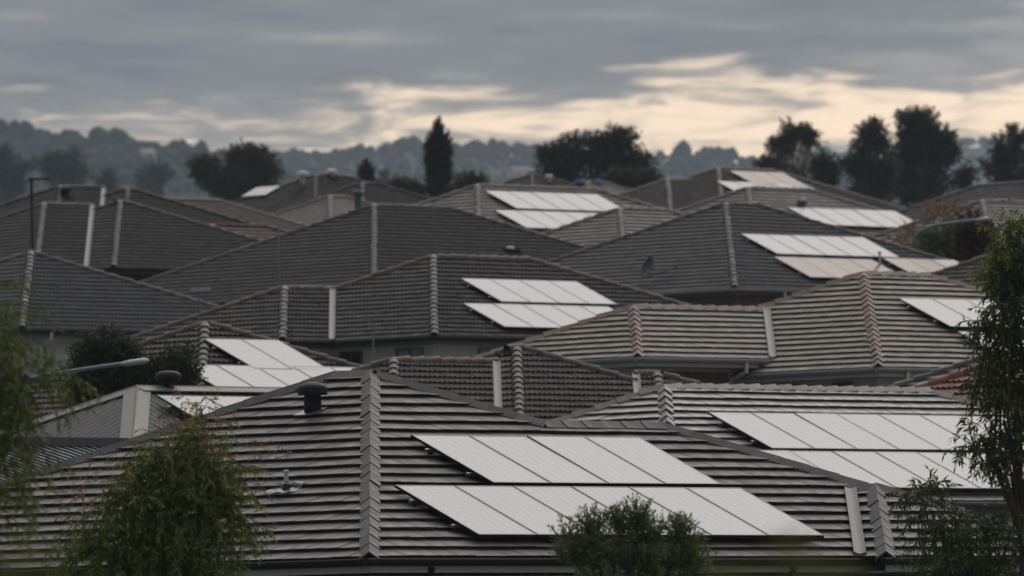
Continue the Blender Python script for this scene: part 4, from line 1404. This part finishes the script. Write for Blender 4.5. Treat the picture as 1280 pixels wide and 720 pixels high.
far_tree('gum_tree', 'tall gum tree with a pale trunk and umbrella shaped top', 18, [(982, 178, 16, 9, 1), (1000, 168, 16, 9, 1), (974, 184, 9, 6, .4), (1010, 176, 9, 7, .4), (990, 163, 9, 6, .4)], 'leaf_far', 620, .28, 992, 'bark_pale', .16)
far_tree('gum_tree', 'low dark gum crowns around the pale trunk', 18.5, [(1022, 214, 20, 18, 1.4), (968, 206, 16, 8, .7), (1036, 226, 12, 14, .7), (985, 226, 26, 10, 1)], 'leaf_far', 1000, .28, 1012)
far_tree('gum_tree', 'huge dark gum tree with spreading crown above the far roofs', 18, [(1150, 152, 20, 10, 1), (1172, 168, 20, 14, 1.2), (1132, 172, 16, 12, .9), (1186, 192, 14, 18, .9), (1156, 190, 24, 16, 1.2), (1130, 206, 18, 16, .9), (1170, 218, 26, 20, 1.3), (1140, 238, 34, 16, 1.3)], 'leaf_far', 2300, .30, 1158, trunk_r=.28)
far_tree('gum_tree', 'dark gum tree leaning beside the huge spreading gum', 18.3, [(1090, 168, 18, 11, 1), (1078, 182, 12, 8, .5), (1102, 182, 10, 8, .4), (1078, 208, 22, 14, 1.1), (1104, 220, 24, 18, 1.3), (1064, 206, 10, 12, .4), (1095, 242, 38, 12, 1)], 'leaf_far', 1300, .29, 1095)
far_tree('gum_tree', 'thin topped gum tree at the end of the wide grey roof', 18, [(1268, 178, 22, 12, 1), (1280, 195, 18, 12, .7), (1250, 212, 18, 12, .8), (1255, 190, 10, 8, .3), (1275, 222, 22, 10, .7)], 'leaf_far', 900, .27, 1272)
far_tree('bush', 'small dark bush by the wide grey roof ridge', 19, [(1210, 218, 8, 8, 1), (1207, 228, 10, 8, 1)], 'leaf_far', 160, .25, 1209)
far_tree('gum_tree', 'brownish rounded tree pair behind the taupe roof', 17, [(268, 215, 26, 16, 1.3), (315, 210, 24, 22, 1.5), (300, 200, 14, 10, .4), (290, 228, 40, 14, 1.4), (335, 225, 14, 12, .5)], 'leaf_olive', 1700, .30, 300)
far_tree('bush', 'round green bush at the foot of the cypress', 21, [(512, 235, 14, 8, 1), (508, 242, 16, 8, 1)], 'leaf_olive', 360, .22, 511)
far_tree('bush', 'olive bush beside the taupe roof with panel rows', 20, [(592, 230, 14, 8, 1), (580, 236, 14, 8, .8)], 'leaf_olive', 360, .22, 590)
far_tree('gum_tree', 'hazy round tree beyond the dark aerial pole', 7.5, [(12, 208, 24, 22, 1.5), (0, 195, 14, 10, .5), (25, 220, 16, 14, .6), (8, 235, 18, 14, .6)], 'leaf_far', 900, .6, 10, group='hazy trees in the valley', trunk_r=.4)
far_tree('gum_tree', 'hazy spreading tree below the wooded hill', 7.5, [(82, 205, 26, 14, 1.4), (70, 215, 16, 14, .6), (95, 218, 16, 14, .6), (84, 230, 12, 14, .5)], 'leaf_far', 800, .6, 84, group='hazy trees in the valley', trunk_r=.4)
far_tree('gum_tree', 'small hazy tree above the dark roof with the vent', 7.5, [(134, 222, 8, 8, 1), (133, 232, 9, 8, 1)], 'leaf_far', 200, .6, 134, group='hazy trees in the valley', trunk_r=.3)
far_tree('gum_tree', 'pale hazy tree in the mist above the taupe roof', 6.5, [(192, 215, 16, 10, 1), (188, 228, 14, 12, 1), (200, 222, 12, 10, .6)], 'leaf_far', 420, .7, 192, group='hazy trees in the valley', trunk_r=.4)
far_tree('conifer', 'faint hazy small conifer between the tiny dark conifer and the cypress', 10, [(481, 228, 5, 10, 1), (481, 238, 7, 8, 1)], 'leaf_far', 120, .4, 481, group='hazy trees in the valley', up=1)


# ------------------------------------------------------------------ hills with woods
ICO_V, ICO_F = None, None


def ico(sub):
    import bmesh
    bm = bmesh.new(); bmesh.ops.create_icosphere(bm, subdivisions=sub, radius=1)
    v = np.array([x.co[:] for x in bm.verts]); f = np.array([[q.index for q in x.verts] for x in bm.faces]); bm.free()
    return v, f


def hills(depth, prof, slope, seed, ntree, label, xr):
    """crest from (px, py) points at the given distance; the near flank falls away towards the camera"""
    g = np.random.default_rng(seed)
    S = FPX / depth
    xs = np.array([p[0] for p in prof]); ys = np.array([p[1] for p in prof])

    def crest(px): return np.interp(px, xs, ys)
    pxs = np.linspace(xr[0], xr[1], 160)
    ts = np.linspace(-.35, 1.0, 46)
    V = []

    def height(px, t):
        """t = 0 at the crest, 1 at the foot of the near flank"""
        c_ = np.array(at(float(px), float(crest(px)) + 2.2 * S + 6, S))
        y = c_[1] - t * depth * .38
        sight = .0562 * depth * .38          # keeps just under the line of sight, so the flank shows foreshortened
        rel = slope * depth / FPX
        if t < 0: drop = rel * .3 * -t
        else:
            drop = sight * t + rel * (t / .4) + rel * .07 * (math.sin(px * .019 + t * 11 + seed) + .6 * math.sin(px * .043 - t * 19)) * min(1, t * 6)
        z = c_[2] - drop
        return c_[0] * (y / c_[1]), y, z
    for t in ts:
        for px in pxs: V.append(height(px, t))
    nx = len(pxs); i = (np.arange(len(ts) - 1)[:, None] * nx + np.arange(nx - 1)[None]).ravel()
    Q = np.stack([i, i + nx, i + nx + 1, i + 1], 1)
    link('hills', mesh_np('hills', np.array(V), Q, 'hill_ground'), kind='structure')
    iv, if_ = ico(2)
    AV, AF = [], []
    off = 0
    for q in range(ntree):
        px = g.uniform(xr[0], xr[1])
        t = g.uniform(-.004, .006) if q < ntree * .12 else .42 * g.random() ** 1.2
        if q >= ntree * .12 and math.sin(px * .03 + t * 31 + seed) + math.sin(px * .011 - t * 17) < g.uniform(-2.6, -.6): continue
        x, y, z = height(px, t)
        r_ = g.lognormal(0, .42) * 1.5 * (1.0 if S > 1.8 else 1.5)
        hgt = r_ * g.uniform(.8, 1.5)
        jit = 1 + .15 * np.sin(iv @ g.normal(size=(3, 3)) * 3.1 + g.uniform(0, 6, 3)).sum(1)[:, None] * .5
        AV.append(iv * jit * np.array([r_, r_, hgt]) + np.array([x, y, z + hgt * .6])); AF.append(if_ + off); off += len(iv)
    link('forest', mesh_np('forest', np.concatenate(AV), np.concatenate(AF), 'forest'), kind='stuff', label=label, cat='forest')
    return height


hl = hills(4300, [(-300, 150), (0, 160), (60, 168), (130, 169), (190, 178), (250, 188), (310, 202), (380, 225), (460, 255), (700, 300)], 120, 1, 6000, 'hazy wooded hillside sloping down to the rounded tree pair', (-260, 560))
hm = hills(6000, [(-300, 215), (150, 205), (250, 196), (330, 190), (420, 186), (490, 180), (520, 174), (600, 177), (660, 181), (710, 186), (760, 192), (860, 186), (900, 180), (930, 192), (980, 206), (1100, 222), (1500, 245)], 130, 2, 8000, 'hazy tree lined ridge running behind the cypress', (40, 1330))
hr = hills(9000, [(500, 215), (800, 205), (950, 198), (1020, 190), (1080, 183), (1150, 176), (1200, 170), (1240, 170), (1280, 176), (1500, 186)], 160, 3, 4000, 'pale distant ridge beyond the huge gum tree', (640, 1500))


def far_house(px, S, hfun, t, label, wd=9):
    x, y, z = hfun(px, t)
    o = root('far_house', (x, y, z), R(20), label, 'house', 'pale houses on the hills')
    MB().box(-wd / 2, wd / 2, -4, 4, -2, 4).build('wall', 'white_paint', o)
    MB().prism([(-4.4, 4), (4.4, 4), (0, 6.6)], (-wd / 2 - .4, 0, 0), (wd + .8, 0, 0), (0, 1, 0), (0, 0, 1)).build('roof', 'metal_flash', o)
    for i in range(2):
        MB().box(-wd / 4 + i * wd / 2 - .8, -wd / 4 + i * wd / 2 + .8, -4.05, -3.98, .8, 2.6).build('window', 'window_glass', o)


far_house(183, 3, hl, .06, 'pale house among the trees on the wooded hillside', 5)
far_house(652, 2.2, hm, .08, 'pale house on the ridge behind the broad gum', 13)
far_house(668, 2.2, hm, .16, 'lower pale house on the flank of the ridge', 10)

# ------------------------------------------------------------------ haze
hb = MB().box(-3400, 3400, -150, 10500, -3, 720).build('haze', 'underlay', kind='stuff')
hm_ = bpy.data.materials.new('haze'); hm_.use_nodes = True
t_ = hm_.node_tree; t_.nodes.clear()
ho = t_.nodes.new('ShaderNodeOutputMaterial'); pv = t_.nodes.new('ShaderNodeVolumePrincipled')
pv.inputs['Color'].default_value = (0.66, 0.82, 1.0, 1); pv.inputs['Density'].default_value = 9.5e-5; pv.inputs['Anisotropy'].default_value = 0.0
t_.links.new(pv.outputs[0], ho.inputs['Volume'])
hb.data.materials.clear(); hb.data.materials.append(hm_)
hb['label'] = 'thin pale haze over the whole valley'
hb['category'] = 'haze'
